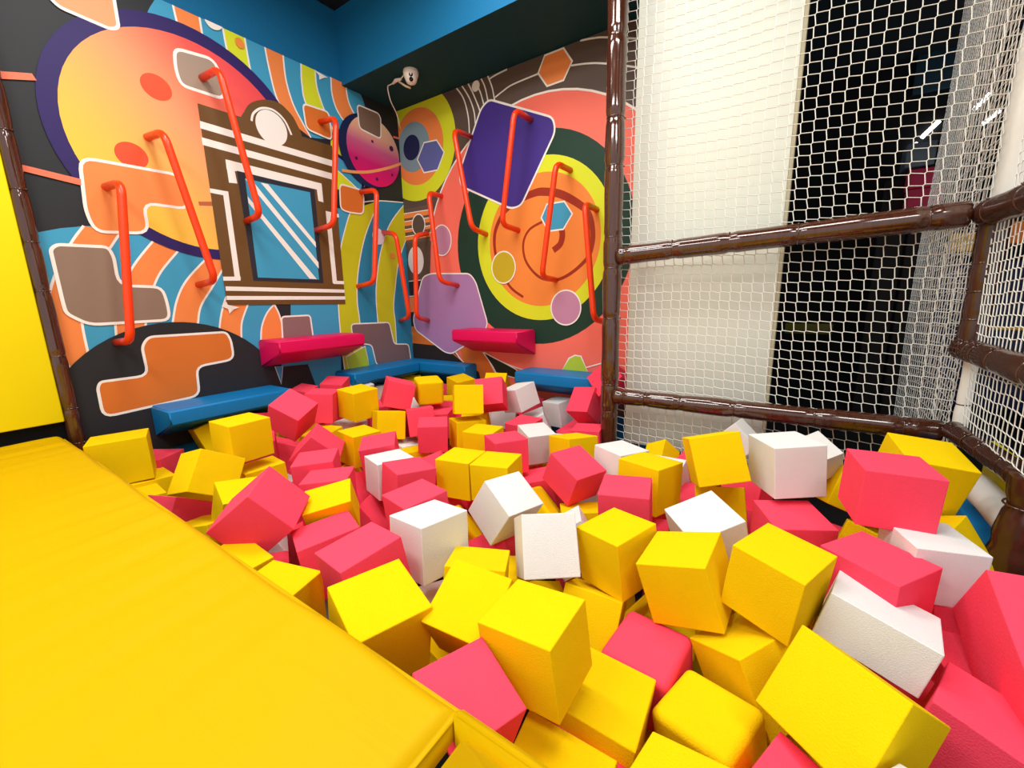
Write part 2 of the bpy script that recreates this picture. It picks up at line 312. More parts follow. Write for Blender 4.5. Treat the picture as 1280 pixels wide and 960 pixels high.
('P','taupe',[(0.624,1.79),(0.656,1.82),(0.884,1.825),(0.901,1.763),(0.897,1.587),(1.123,1.579),(1.138,1.464),(1.135,1.353),(0.718,1.345),(0.63,1.418),(0.626,1.475)],0.07,'white',0.018),
('C','dark',(1.141,0.599,0.739,0.739),0,0.013),
('P','orange2',[(0.953,1.184),(0.997,1.246),(1.476,1.243),(1.501,1.178),(1.503,1.026),(1.244,1.005),(1.233,0.787),(0.691,0.752),(0.694,0.943),(0.712,0.982),(0.957,0.984)],0.06,'white',0.016),
('P','sky',[(1.808,0.924),(1.875,0.914),(1.842,0.764)],0,'white',0.006),
('P','dark',[(1.875,0.914),(2.1,0.904),(2.191,0.546),(1.824,0.624)],0,0,0.013),
('P','mauve3',[(1.916,1.34),(2.176,1.342),(2.183,1.079),(1.9,1.107)],0.03,'white',0.014),
('P','mauve2',[(2.59,1.238),(3.067,1.227),(3.11,0.988),(3.317,0.967),(3.337,0.78),(2.853,0.791),(2.815,1.008),(2.597,1.054)],0.04,'white',0.013),
('S','brown',[(1.785,2.803),(1.834,2.901),(1.888,2.974),(1.993,3.034),(2.105,3.053),(2.182,3.018),(2.242,2.953),(2.26,2.819),(1.883,2.775)],0,0,0.013),
('P','brown',[(1.518,2.853),(2.568,2.848),(2.549,1.434),(1.511,1.45)],0,0,0.013),
('L','white',[(1.878,2.847),(1.901,2.908),(1.968,2.965),(2.063,2.981),(2.146,2.932),(2.193,2.835)],0.016),
('C','white',(2.032,2.841,0.125,0.128),0,0.013),
('P','white',[(1.516,2.739),(2.558,2.723),(2.562,2.671),(1.512,2.69)],0,0,0.013),
('P','white',[(1.51,2.631),(2.545,2.61),(2.548,2.556),(1.51,2.581)],0,0,0.013),
('P','white',[(1.649,2.518),(1.698,2.518),(1.71,2.361),(1.651,2.356)],0,0,0.013),
('P','white',[(1.649,2.518),(2.425,2.501),(2.425,2.44),(1.648,2.45)],0,0,0.013),
('P','white',[(2.37,2.497),(2.425,2.501),(2.425,2.341),(2.375,2.347)],0,0,0.013),
('P','white',[(1.514,2.29),(1.636,2.29),(1.636,2.256),(1.512,2.26)],0,0,0.013),
('P','white',[(1.598,2.289),(1.636,2.29),(1.633,1.634),(1.593,1.633)],0,0,0.013),
('P','white',[(1.512,1.661),(1.637,1.665),(1.633,1.634),(1.511,1.631)],0,0,0.013),
('P','white',[(2.437,2.271),(2.57,2.263),(2.571,2.231),(2.44,2.237)],0,0,0.013),
('P','white',[(2.437,2.271),(2.484,2.264),(2.48,1.623),(2.434,1.63)],0,0,0.013),
('P','white',[(2.437,1.652),(2.556,1.651),(2.557,1.621),(2.442,1.622)],0,0,0.013),
('P','white',[(1.519,1.589),(2.552,1.571),(2.553,1.541),(1.517,1.556)],0,0,0.013),
('P','white',[(1.514,1.517),(2.553,1.507),(2.554,1.476),(1.513,1.487)],0,0,0.013),
('P','charcoal',[(1.718,2.454),(2.348,2.436),(2.34,1.628),(1.729,1.636)],0,0,0.013),
('P','sky',[(1.771,2.408),(2.303,2.405),(2.3,1.659),(1.766,1.662)],0,0,0.013),
('P','white',[(1.771,2.408),(1.821,2.407),(2.311,1.812),(2.308,1.756)],0,0,0.013),
('P','white',[(1.771,2.28),(1.771,2.232),(2.208,1.664),(2.277,1.662)],0,0,0.013),
('P','white',[(1.887,2.402),(1.943,2.401),(2.305,1.986),(2.304,1.938)],0,0,0.013),
('P','white',[(1.47,1.439),(1.508,1.474),(1.516,1.45),(1.593,1.429),(1.551,1.412),(1.518,1.382),(1.512,1.419)],0,0,0.013),
('P','orange2',[(2.322,3.116),(2.569,3.126),(2.574,2.897),(2.333,2.921)],0.045,'white',0.014),
('P','orange2',[(2.608,2.536),(2.839,2.524),(2.87,2.472),(2.847,2.3),(2.687,2.294),(2.595,2.309)],0.05,'white',0.014),
('C','lav',(3.009,2.107,0.075,0.08),0,0.013),
('C','orangeball',(3.18,1.928,0.035,0.03),0,0.013),
('C','navy',(2.965,2.895,0.325,0.33),0,0.013),
('C','GRAD_RING',(3.044,2.912,0.318,0.318),0,0.013),
('P','taupe3',[(2.881,3.267),(2.901,3.289),(3.127,3.289),(3.154,3.252),(3.137,3.058),(2.886,3.084)],0.04,'white',0.013),
('L','peachline',[(2.648,2.659),(2.799,2.677),(2.977,2.719),(3.204,2.803),(3.415,2.9)],0.026),
('L','salmon',[(3.301,3.122),(3.411,3.132)],0.02),
('C','plum',(3.027,3.006,0.014,0.014),0,0.013),
('C','plum',(3.264,3.001,0.026,0.026),0,0.013),
('C','plum',(2.82,2.805,0.016,0.016),0,0.013),
('C','plum',(3.047,2.663,0.016,0.016),0,0.013),
('C','plum',(3.25,2.745,0.015,0.015),0,0.013)]
BSPEC=[('P','umber',[(-3.176,3.269),(-2.422,3.203),(-2.212,3.088),(-2.572,2.859),(-2.741,2.824),(-2.947,2.755),(-3.322,2.16),(-3.731,2.073)],0,0,0.013),
('C','coral',(-2.014,1.776,1.344,1.344),'white',0.016),
('C','forest',(-2.026,1.942,0.91,0.91),0,0.013),
('C','lime',(-1.98,1.948,0.695,0.695),0,0.013),
('C','orange4',(-1.966,1.945,0.565,0.565),0,0.013),
('L','maroon',[(-2.158,1.464),(-2.292,1.551),(-2.403,1.704),(-2.468,1.892),(-2.462,2.074),(-2.365,2.223),(-2.251,2.295),(-2.143,2.331),(-2.018,2.354),(-1.937,2.351),(-1.782,2.312),(-1.632,2.228),(-1.523,2.136),(-1.477,2.007),(-1.475,1.881),(-1.517,1.772),(-1.664,1.658),(-1.82,1.605),(-1.983,1.638),(-2.12,1.778),(-2.15,1.938),(-2.084,2.053),(-1.949,2.106)],'spiral'),
('L','maroon',[(-1.772,2.054),(-1.752,1.987),(-1.771,1.906),(-1.84,1.858)],0.055),
('P','sky',[(-1.902,2.245),(-1.734,2.245),(-1.659,2.137),(-1.743,2.023),(-1.889,2.022),(-1.959,2.141)],0,'white',0.014),
('C','lime',(-3.435,3.02,0.537,0.537),0,0.013),
('C','orange',(-3.419,2.996,0.36,0.36),0,0.013),
('C','slate',(-3.482,3.008,0.235,0.235),0,0.013),
('C','navy',(-3.506,3.009,0.12,0.12),0,0.013),
('P','slateblue',[(-3.322,3.019),(-3.148,3.008),(-3.057,2.879),(-3.157,2.734),(-3.346,2.741),(-3.43,2.88)],0,'white',0.014),
('L','white',[(-2.892,3.423),(-2.789,3.295),(-2.737,3.132),(-2.728,2.977)],0.013),
('L','white',[(-2.8,3.398),(-2.717,3.277),(-2.665,3.148),(-2.654,3.028)],0.013),
('L','white',[(-2.723,3.394),(-2.669,3.298),(-2.616,3.186),(-2.595,3.132)],0.013),
('L','white',[(-2.642,3.381),(-2.588,3.294),(-2.547,3.169)],0.013),
('L','white',[(-2.572,3.394),(-2.53,3.311),(-2.501,3.191)],0.013),
('L','white',[(-2.499,3.398),(-2.452,3.291),(-2.428,3.181)],0.013),
('L','white',[(-2.422,3.203),(-2.335,3.231),(-2.229,3.255),(-1.979,3.266)],0.013),
('L','white',[(-2.483,3.362),(-2.416,3.375),(-2.288,3.386)],0.013),
('L','white',[(-1.678,3.24),(-1.541,3.215),(-1.394,3.172),(-1.102,3.059)],0.013),
('L','white',[(-1.602,3.388),(-1.495,3.371),(-1.398,3.346),(-1.11,3.245)],0.013),
('C','white',(-2.634,3.348,0.045,0.045),0,0.013),
('P','orange',[(-1.916,3.38),(-1.745,3.381),(-1.669,3.268),(-1.744,3.155),(-1.895,3.152),(-1.979,3.27)],0,'white',0.015),
('P','violet',[(-2.489,3.204),(-1.839,2.908),(-1.817,2.798),(-2.165,2.267),(-2.274,2.255),(-2.862,2.538),(-2.867,2.669),(-2.582,3.153)],0.09,'white',0.017),
('P','umber2',[(-3.678,2.423),(-3.257,2.429),(-3.315,2.058),(-3.667,2.068)],0,0,0.013),
('P','orange',[(-3.683,2.383),(-3.275,2.376),(-3.279,2.328),(-3.678,2.331)],0,0,0.013),
('L','white',[(-3.683,2.383),(-3.275,2.376)],0.008),
('P','orange',[(-3.691,2.301),(-3.282,2.299),(-3.285,2.255),(-3.686,2.254)],0,0,0.013),
('L','white',[(-3.691,2.301),(-3.282,2.299)],0.008),
('P','orange',[(-3.699,2.218),(-3.288,2.22),(-3.29,2.19),(-3.693,2.186)],0,0,0.013),
('L','white',[(-3.699,2.218),(-3.288,2.22)],0.008),
('P','orange',[(-3.707,2.145),(-3.293,2.151),(-3.297,2.111),(-3.702,2.103)],0,0,0.013),
('L','white',[(-3.707,2.145),(-3.293,2.151)],0.008),
('C','umber',(-3.469,2.246,0.095,0.105),'white',0.012),
('P','umber',[(-3.65,2.077),(-3.3,2.067),(-3.342,1.73),(-3.488,1.631),(-3.562,1.502),(-3.674,1.505)],0,0,0.013),
('C','paper',(-3.543,1.883,0.12,0.15),0,0.013),
('P','dark',[(-3.674,1.67),(-3.333,1.657),(-3.346,1.494),(-3.665,1.5)],0,0,0.013),
('P','orange',[(-3.692,1.494),(-3.347,1.487),(-3.36,1.326),(-3.682,1.326)],0,0,0.013),
('P','dark',[(-3.708,1.326),(-3.36,1.326),(-3.372,1.173),(-3.697,1.167)],0,0,0.013),
('P','orange2',[(-3.724,1.162),(-3.372,1.168),(-3.388,0.972),(-3.718,0.958)],0,0,0.013),
('P','orange2',[(-3.691,1.162),(-3.12,0.94),(-2.876,0.759),(-3.676,0.972)],0,0,0.013),
('L','white',[(-3.691,1.501),(-3.53,1.506)],0.008),
('L','white',[(-3.675,1.666),(-3.484,1.673)],0.008),
('P','dark2',[(-3.676,0.972),(-3.207,0.958),(-2.929,0.799),(-2.613,0.673),(-2.625,0.374),(-3.747,0.234)],0,0,0.013),
('P','orange2',[(-2.962,0.958),(-2.602,0.944),(-2.408,0.752),(-2.32,0.412),(-2.625,0.374),(-2.716,0.707),(-2.928,0.82)],0,0,0.013),
('P','forest2',[(-2.641,0.921),(-2.406,0.833),(-2.252,0.774),(-2.172,0.671),(-2.509,0.724)],0,'white',0.01),
('L','white',[(-2.641,0.921),(-2.406,0.833),(-2.125,0.774),(-1.737,0.785),(-1.337,0.904)],0.01),
('L','white',[(-2.654,0.92),(-2.508,0.744),(-2.415,0.525)],0.01),
('P','lilac',[(-3.45,1.704),(-3.327,1.734),(-2.786,1.707),(-2.713,1.622),(-2.579,1.207),(-2.646,1.105),(-3.081,0.881),(-3.182,0.893),(-3.613,1.123),(-3.645,1.236),(-3.526,1.545)],0.05,'white',0.014),
('C','mauve',(-3.143,2.057,0.13,0.15),'white',0.012),
('C','oliveD',(-2.372,1.743,0.135,0.145),'white',0.012),
('C','mauve',(-1.714,1.364,0.145,0.15),'white',0.012),
('P','lime2',[(-1.748,0.803),(-1.678,0.918),(-1.619,0.948),(-1.561,0.943),(-1.492,0.805)],0,'white',0.012)]
lm=build_mural('wall_mural',LSPEC,(.56,3.385,.45,3.43),'L','dark','printed vinyl mural with orange planet and brown window picture on the left wall')
bmu=build_mural('wall_mural',BSPEC,(-3.685,-.95,.45,3.392),'B','umber','printed vinyl mural with red spiral in orange circle and purple square on the back wall')
# backing sheets give both murals real thickness
box('backing_board',(XL+.001,.56,.45),(XL+.011,3.385,3.43),mat('mural_backing','3a3a3a',.8)); under(bpy.data.objects['backing_board'],lm)
under(box('backing_board',(-3.685,YB-.011,.45),(-.95,YB-.001,3.392),MATS['mural_backing']),bmu)
# ---------------------------------------------------------------- handles on the walls
def handle(pts,label):
    o=tube('climbing_handle',bend(pts,.075,6),.0235,red,14,label=label,cat='handle',group='bent red climbing bars on the mural walls')
handle([(-3.686, 0.93, 2.189), (-3.441, 0.943, 2.179), (-3.441, 0.843, 1.242), (-3.686, 0.829, 1.224)],'leftmost red bent climbing handle, over the orange shape')
handle([(-3.686, 1.191, 2.544), (-3.441, 1.202, 2.528), (-3.441, 1.364, 1.618), (-3.686, 1.346, 1.598)],'red handle beside the orange planet, second from the left')
handle([(-3.686, 1.573, 3.032), (-3.441, 1.584, 3.029), (-3.441, 1.732, 2.107), (-3.686, 1.736, 2.089)],'red handle crossing the window picture from the planet')
handle([(-3.686, 2.47, 3.015), (-3.441, 2.469, 2.995), (-3.441, 2.347, 2.115), (-3.686, 2.32, 2.089)],'red handle at the right edge of the window picture')
handle([(-3.686, 2.838, 2.506), (-3.441, 2.842, 2.489), (-3.441, 2.724, 1.633), (-3.686, 2.713, 1.603)],'red handle below the magenta ringed planet')
handle([(-3.686, 3.075, 2.16), (-3.441, 3.037, 2.112), (-3.441, 3.143, 1.282), (-3.686, 3.224, 1.236)],'red handle nearest the corner on the left wall')
handle([(-3.338, 3.386, 2.152), (-3.281, 3.141, 2.088), (-3.333, 3.141, 1.281), (-3.403, 3.386, 1.23)],'red handle nearest the corner on the back wall')
handle([(-3.119, 3.386, 2.484), (-3.06, 3.141, 2.464), (-2.974, 3.141, 1.636), (-2.948, 3.386, 1.595)],'red handle above the lilac shape on the back wall')
handle([(-2.709, 3.386, 2.945), (-2.71, 3.141, 2.933), (-2.546, 3.141, 2.088), (-2.566, 3.386, 2.061)],'red handle along the left side of the purple square')
handle([(-2.051, 3.386, 2.937), (-2.058, 3.141, 2.94), (-2.21, 3.141, 2.081), (-2.199, 3.386, 2.06)],'red handle crossing the purple square')
handle([(-1.679, 3.386, 2.477), (-1.681, 3.141, 2.476), (-1.816, 3.141, 1.626), (-1.813, 3.386, 1.605)],'red handle crossing the blue hexagon and red spiral')
handle([(-1.441, 3.386, 2.142), (-1.436, 3.141, 2.149), (-1.345, 3.141, 1.281), (-1.337, 3.386, 1.24)],'rightmost red handle on the back wall, beside the brown post')
# ---------------------------------------------------------------- corbel shaped pads
def corbel(name,a,b,side,z,depth,m,label,front=.105,drop=.23,ext=0):
    # cross section in (distance from wall, height); a..b runs along the wall
    S=[(.016,z),(depth,z),(depth,z-front),(.016,z-drop)]
    bm=bmesh.new(); R=[]
    for t in (a,b):
        R.append([bm.verts.new((XL+d,t,h) if side=='L' else (t,YB-d,h)) for d,h in S])
    for i in range(4):
        j=(i+1)%4; bm.faces.new((R[0][i],R[0][j],R[1][j],R[1][i]))
    bm.faces.new(R[0][::-1]); bm.faces.new(R[1])
    bmesh.ops.recalc_face_normals(bm,faces=bm.faces[:]); bmesh.ops.bevel(bm,geom=bm.edges[:],offset=.012,segments=3,affect='EDGES')
    o=link(name,mesh_of(bm,name,m,True),label=label,cat='pad'); md=o.modifiers.new('normals','WEIGHTED_NORMAL'); md.keep_sharp=False; return o
corbel('padded_ledge',1.70,2.50,'L',1.162,.345,vinyl_p,'pink padded ledge on the left mural wall')
corbel('padded_ledge',-2.79,-2.025,'B',1.168,.335,vinyl_p,'pink padded ledge on the back mural wall',drop=.24)
corbel('padded_ledge',.935,1.76,'L',.775,.35,vinyl_b,'long blue padded ledge on the left wall above the yellow cubes')
corbel('padded_ledge',2.36,3.18,'L',.80,.33,vinyl_b,'blue padded ledge on the left wall running into the corner')
corbel('padded_ledge',-3.68,-2.74,'B',.80,.215,vinyl_b,'blue padded ledge on the back wall beside the corner')
corbel('padded_ledge',-2.08,-1.30,'B',.812,.31,vinyl_b,'blue padded ledge on the back wall behind the brown post')
# ---------------------------------------------------------------- padded posts and rails
def padded(name,P0,P1,r,m,label,cat,ties,n=22,step=.02,bulge=.0025,open_top=False):
    P0,P1=Vector(P0),Vector(P1); Ln=(P1-P0).length; k=max(4,int(Ln/step)); pts=[];rad=[]
    for i in range(k+1):
        s=i/k*Ln; q=min([abs(s-t) for t in ties]+[9])
        rr=r*(1-.13*math.exp(-(q/.018)**2))+bulge*math.sin(s*9+r*50)*.5+bulge*.4*math.sin(s*23)
        pts.append(P0+(P1-P0)*(i/k)); rad.append(rr)
    o=root(name,P0,label,cat); under(tube('sleeve',pts,rad,m,n),o)
    d=(P1-P0).normalized(); u,v=frame(d)
    for t in ties:
        c=P0+d*t; R=r*.885; ring=[c+(u*math.cos(a)+v*math.sin(a))*R for a in [2*math.pi*j/24 for j in range(25)]]
        V,F=tube_data(ring,.0035,6,False); h=c+(-v if abs(d.z)<.5 else u)*R
        V2,F2=tube_data([c+(u*.6-v*.8)*(R-.002),c+(u*.6-v*.8)*(R+.014)],.004,6); b0=len(V); V+=V2; F+=[tuple(x+b0 for x in f) for f in F2]
        under(link('cable_tie',pydata('cable_tie',V,F,brown,True)),o)
    return o
padded('padded_post',(-1.03,2.7,.35),(-1.045,2.7,3.99),.058,brown,'tall glossy brown padded post between the murals and the net','post',[.33,.52,.96,1.28,1.47,1.89,2.16,2.59,3.0])
padded('padded_rail',(-.985,2.69,1.702),(.56,2.69,1.768),.056,brown,'upper brown padded rail crossing the net','rail',[.04,.33,.63,.94,1.42])
padded('padded_rail',(-.985,2.69,.79),(.60,2.69,.80),.052,brown,'lower brown padded rail just above the foam cubes','rail',[.05,.2,.42,.72,1.1,1.45])
padded('padded_post',(.645,2.7,1.20),(.645,2.7,1.74),.05,brown2,'short brown corner post between the upper and middle rails','post',[.12,.24,.36])
padded('padded_rail',(.62,2.68,1.765),(.64,1.75,1.745),.056,brown2,'brown padded rail running from the upper corner towards the viewer','rail',[.08,.4])
padded('padded_rail',(.625,2.70,1.19),(.64,1.75,1.185),.05,brown2,'middle brown padded rail on the right net side','rail',[.05,.09,.16,.24,.42,.7])
padded('padded_rail',(.625,2.62,.825),(.665,2.03,.835),.042,brown2,'low brown padded rail leading down to the wrapped post','rail',[.05,.2,.33,.5])
padded('wrapped_post',(.672,1.96,.0),(.672,1.96,.875),.066,brown2,'thick brown wrapped post at the right edge of the pit','post',[.62,.76],bulge=.012)
padded('padded_post',(.70,1.97,.86),(.715,1.97,1.9),.042,brown2,'brown upright rising behind the wrapped post','post',[.1])
# ---------------------------------------------------------------- cream panel behind the net
pn=root('cream_panel',(-.555,2.94,.40),'tall cream white panel standing behind the net','panel')
under(box('board',(-.985,2.90,.40),(-.125,2.985,3.99),cream,.004),pn)
under(box('edge_strip',(-.1245,2.895,.40),(-.108,2.99,3.99),creamd),pn)
# ---------------------------------------------------------------- nets
def net(name,O,U,Vv,nu,nv,cu,cv,rad,label,jit=.004,split=.18,parent=None,m=netw,amp=.012,seed=1,warp=None):
    rnd=random.Random(seed); U,Vv=Vector(U),Vector(Vv); N=U.cross(Vv).normalized(); O=Vector(O); P1={};P2={}
    for i in range(nu+1):
        for j in range(nv+1):
            x,y=i*cu,j*cv
            du=amp*math.sin(y*2.1+x*1.3)+amp*.6*math.sin(y*5.3+1); dv=amp*math.sin(x*3.1+y*.7)-amp*.5*math.sin(x*7+y*2)
            dn=amp*1.2*math.sin(x*2.3+y*1.9)
            if warp: x,y=warp(x,y)
            b=O+U*(x+du+rnd.uniform(-jit,jit))+Vv*(y+dv+rnd.uniform(-jit,jit))+N*dn
            e=(U*cu+Vv*cv)*split*.5
            P1[i,j]=b-e; P2[i,j]=b+e
    V=[];F=[]
    def seg(a,b):
        t=(b-a)
        if t.length<1e-6: return
        u,v=frame(t); n0=len(V)
        for p in (a,b):
            for k in range(3):
                an=2.094*k; V.append(p+(u*math.cos(an)+v*math.sin(an))*rad)
        for k in range(3): F.append((n0+k,n0+(k+1)%3,n0+3+(k+1)%3,n0+3+k))
    for i in range(nu+1):
        for j in range(nv+1):
            seg(P1[i,j],P2[i,j])
            if i<nu: seg(P2[i,j],P1[i+1,j])
            if j<nv: seg(P2[i,j],P1[i,j+1])
    return link(name,pydata(name,V,F,m,True),label=label,cat='net' if label else None,parent=parent)
net('safety_net',(-1.0,2.757,.42),(1,0,0),(0,0,1),30,66,.0545,.052,.0025,'white knotted safety net stretched across the cream panel',split=.12,jit=.0014,amp=.008)
net('safety_net',(.635,2.80,.42),(0,1,0),(0,0,1),26,78,.0455,.0455,.0022,'white net going back from the corner, seen almost edge on',seed=3)
net('safety_net',(.71,2.92,.42),(0,1,0),(0,0,1),12,56,.085,.062,.0022,'second loose net bunched behind the corner net',seed=5,amp=.02,m=mat('pinkish_cord','e6ccc0',.8))
net('safety_net',(.645,2.66,1.22),(0,-1,0),(0,0,1),22,12,.0415,.0415,.0024,'side net between the upper and middle rails at the right',seed=8,split=.1)
net('safety_net',(.645,2.62,.86),(0,-1,0),(0,0,1),21,8,.0415,.0415,.0022,'side net between the middle and low rails at the right',seed=9,split=.1)
net('safety_net',(.655,2.60,1.80),(0,-1,0),(0,0,1),22,50,.0415,.0415,.0018,'net over the white sheet above the right corner',seed=10)
# white padding around the right corner
padded('white_post',(.71,2.84,1.80),(.71,2.84,3.99),.06,whitev,'white padded corner post above the upper rail','post',[1.0],bulge=.004)
padded('white_post',(.665,2.72,.83),(.663,2.72,1.15),.026,whitev,'short white post under the middle rail','post',[.1])
bm=bmesh.new(); G={}
for i in range(13):
    for j in range(25):
        G[i,j]=bm.verts.new((.72+.012*math.sin(i*1.1+j*.3)+(.05*(j/24) if i<2 else 0),2.60-i*.08+(.08*(1-j/24)**3 if i==0 else 0),1.82+j*.09))
for i in range(12):
    for j in range(24): bm.faces.new((G[i,j],G[i,j+1],G[i+1,j+1],G[i+1,j]))
sh=link('white_sheet',mesh_of(bm,'white_sheet',whitev,True),label='white sheet hanging behind the net at the top right',cat='sheet')
md=sh.modifiers.new('thick','SOLIDIFY'); md.thickness=.004
padded('white_roll',(.68,2.46,.64),(.69,2.04,.64),.055,whitev,'white padded roll lying beside the wrapped post','roll',[])
box('blue_pad',(.64,2.04,.2),(.74,2.6,.54),vinyl_b,.01,label='blue pad on the pit side under the white roll',cat='pad')
box('yellow_pad',(.735,1.95,.60),(.765,2.62,.80),vinyl_yw,.008,label='narrow yellow pad behind the low brown rail',cat='pad')
box('grey_strip',(.70,1.98,.735),(.73,2.60,.755),mat('grey_strip','9aa0b0',.5),.004,label='grey strip between the white roll and low rail',cat='strip')
# ---------------------------------------------------------------- dark hall beyond the nets
box('wall_far',(-3.9,7.0,0),(8,7.1,4.0),mat('far_wall','0b0b0e',.9),kind='structure')
box('hall_block_wall',(8,1.0,0),(8.1,7.1,4.0),MATS['far_wall'],kind='structure')  # unseen wall added to keep world light out of the dark hall
bk=mat('dark_brown_curtain','1c1614',.8,.5,3)
for k,(x0,x1,y,z0,z1) in enumerate(((.62,.84,6.2,.0,2.6),(.86,1.12,6.2,.0,2.9),(1.14,1.34,6.2,.0,2.7))):
    box('hanging_drape',(x0,y,z0),(x1,y+.06,z1),bk,.02,label=['left dim brown drape in the dark hall behind the net','middle dim brown drape in the dark hall behind the net','right dim brown drape in the dark hall behind the net'][k],cat='drape')
def at(px,py,Y):
    d=_r2*((px-640)/526.05)+_u2*(-(py-480)/526.05)+_f; return Vector((0,0,H))+d*(Y/d.y)
def farbox(name,x0,y0,x1,y1,Y,m,label,cat,dp=.3):
    a=at(x0,y0,Y); b=at(x1,y1,Y); return box(name,(a.x,Y,b.z),(b.x,Y+dp,a.z),m,.01,label=label,cat=cat)
farbox('teal_board',1150,55,1205,105,6.94,mat('dim_teal','123040',.6),'dim teal board high in the dark hall','board',.05)
farbox('steel_shelf',1135,180,1168,205,6.0,mat('dim_steel','56606a',.4),'grey steel shelf in the dark hall above the crimson crate','shelf')
farbox('crimson_crate',1138,212,1172,232,6.0,mat('crimson','b8284c',.6),'upper crimson crate in the dark hall','crate')
farbox('crimson_crate',1136,237,1176,262,6.0,MATS['crimson'],'lower crimson crate in the dark hall','crate')
farbox('yellow_beam',982,404,1040,418,6.3,mat('dim_yellow','5a5608',.6),'dim yellow beam low in the dark hall','beam',.08)
farbox('yellow_beam',1190,292,1242,312,4.6,mat('hall_yellow','d0a020',.5),'bright yellow beam behind the corner post','beam',.08)
farbox('orange_beam',1252,278,1330,300,4.6,mat('hall_orange','d8701c',.5),'orange beam behind the right side net','beam',.08)
farbox('yellow_beam',1240,408,1340,414,4.6,MATS['hall_yellow'],'thin yellow beam behind the right side net','beam',.05)
farbox('indigo_panel',1180,330,1340,520,6.0,mat('hall_indigo','14143c',.5),'dark indigo panel far behind the right nets','panel',.05)
def lamp_tube(a,b,Y,label):
    A,B=at(*a,Y),at(*b,Y); tube('tube_lamp',[A,B],.022,mat('lamp_white','ffffff',.5,emit=6),10,label=label,cat='lamp')
lamp_tube((1152,172),(1174,151),6.97,'leftmost bright tube lamp in the dark hall')
lamp_tube((1217,137),(1238,117),6.97,'upper of the two bright tube lamps near the white corner post')
lamp_tube((1229,155),(1249,138),6.97,'lower of the two bright tube lamps near the white corner post')
lamp_tube((1141,184),(1147,179),6.97,'tiny bright lamp left of the leftmost tube lamp')
# ---------------------------------------------------------------- yellow padding, mats and pit rim
def pillow(name,a,b,m,bev,sag,label,cat,nx=40,ny=24,seed=0):
    bm=bmesh.new(); bmesh.ops.create_cube(bm,size=1); bmesh.ops.scale(bm,vec=[b[i]-a[i] for i in range(3)],verts=bm.verts)
    bmesh.ops.translate(bm,vec=[(a[i]+b[i])/2 for i in range(3)],verts=bm.verts)
    bmesh.ops.bevel(bm,geom=bm.edges[:],offset=bev,segments=3,affect='EDGES')
    return link(name,mesh_of(bm,name,m,True),label=label,cat=cat)
def big_mat():
    x0,x1,y0,y1,zt,zb=-3.62,-.474,-1.6,.487,ZM,.60
    nx,ny=260,70; V=[];F=[]
    def hgt(x,y):
        e=min(x1-x,y1-y,.2)
        edge=-.020*max(0,1-e/.03)**2
        w=.0016*math.sin((x*.55+y)*13+1.3*math.sin(x*3.1))*math.exp(-((y-.1)/.5)**2)*(.5+.5*math.sin(x*2.3+.5))
        q=max(0,y1-y); w+=.006*math.sin(x*8+y*5+math.sin(x*3+y*4))*math.exp(-q/1.2)+(.008*math.sin(x*36+4*math.sin(y*1.8+x*.7)+3*math.sin(x*2.3))+.004*math.sin(x*61+y*7))*math.exp(-q/.28)*(1-math.exp(-q/.03))*(.55+.45*math.sin(x*3.1+y*2))
        w+=.004*math.sin(x*1.7+y*2.2)
        return edge+w
    xs=[x0+(x1-x0)*(1-(1-i/nx)**1.15) for i in range(nx+1)]; ys=[y0+(y1-y0)*(1-(1-j/ny)**1.8) for j in range(ny+1)]
    for x in xs:
        for y in ys: V.append((x,y,zt+hgt(x,y)))
    idx=lambda i,j:i*(ny+1)+j
    for i in range(nx):
        for j in range(ny): F.append((idx(i,j),idx(i+1,j),idx(i+1,j+1),idx(i,j+1)))
    # skirt on the two open sides
    rim=[idx(nx,j) for j in range(ny+1)]+[idx(i,ny) for i in range(nx-1,-1,-1)]
    prev=rim
    for dz,o in ((.02,.004),(.06,.005),(.095,0)):
        cur=[]
        for q in rim:
            x,y,z=V[q]; cur.append(len(V)); V.append((x+(o if abs(x-x1)<.01 else 0),y+(o if abs(y-y1)<.01 else 0),zt-dz))
        for k in range(len(rim)-1): F.append((prev[k],cur[k],cur[k+1],prev[k+1]))
        prev=cur
    o=root('crash_mat',(-2,-.5,.6),'large wrinkled yellow vinyl mat covering the platform at the left','mat'); under(link('cover',pydata('cover',V,F,vinyl_y,True)),o); return o
big=big_mat()
under(tube('seam_piping',[(-.470,y,ZM-.022) for y in np.linspace(-1.5,.484,20)],.003,vinyl_y,6),big)
box('platform_base',(-3.69,-1.7,0),(-.49,.47,.60),dark,label='dark platform base under the large yellow mat',cat='platform')
box('gap_shade_box',(-.489,-1.5,0),(-.432,.455,.62),mat('gap_shade_black','030303',.9),label='black box standing for the shade between the large yellow mat and the second mat',cat='gap')  # near-black box added so the gap between the mats looks shaded
pillow('pit_rim',(-.468,.461,.02),(.80,.487,ZM+.001),vinyl_y,.008,0,'thin yellow padded rim between the second mat and the pit','rim')
pillow('crash_mat',(-.430,-1.5,.3),(1.6,.453,ZM-.008),vinyl_y,.01,0,'second yellow mat at the bottom edge, right of the gap','mat')
box('wall_pad',(-3.69,-1.6,.775),(-3.635,.512,3.9),vinyl_yw,.006,label='tall yellow wall pad at the far left',cat='pad')
padded('padded_post',(-3.655,.548,.55),(-3.655,.548,3.7),.038,brown,'thin brown padded post between yellow wall pad and left mural','post',[.08,.3,.62,1.0,1.27,1.55,1.85,2.1,2.5])
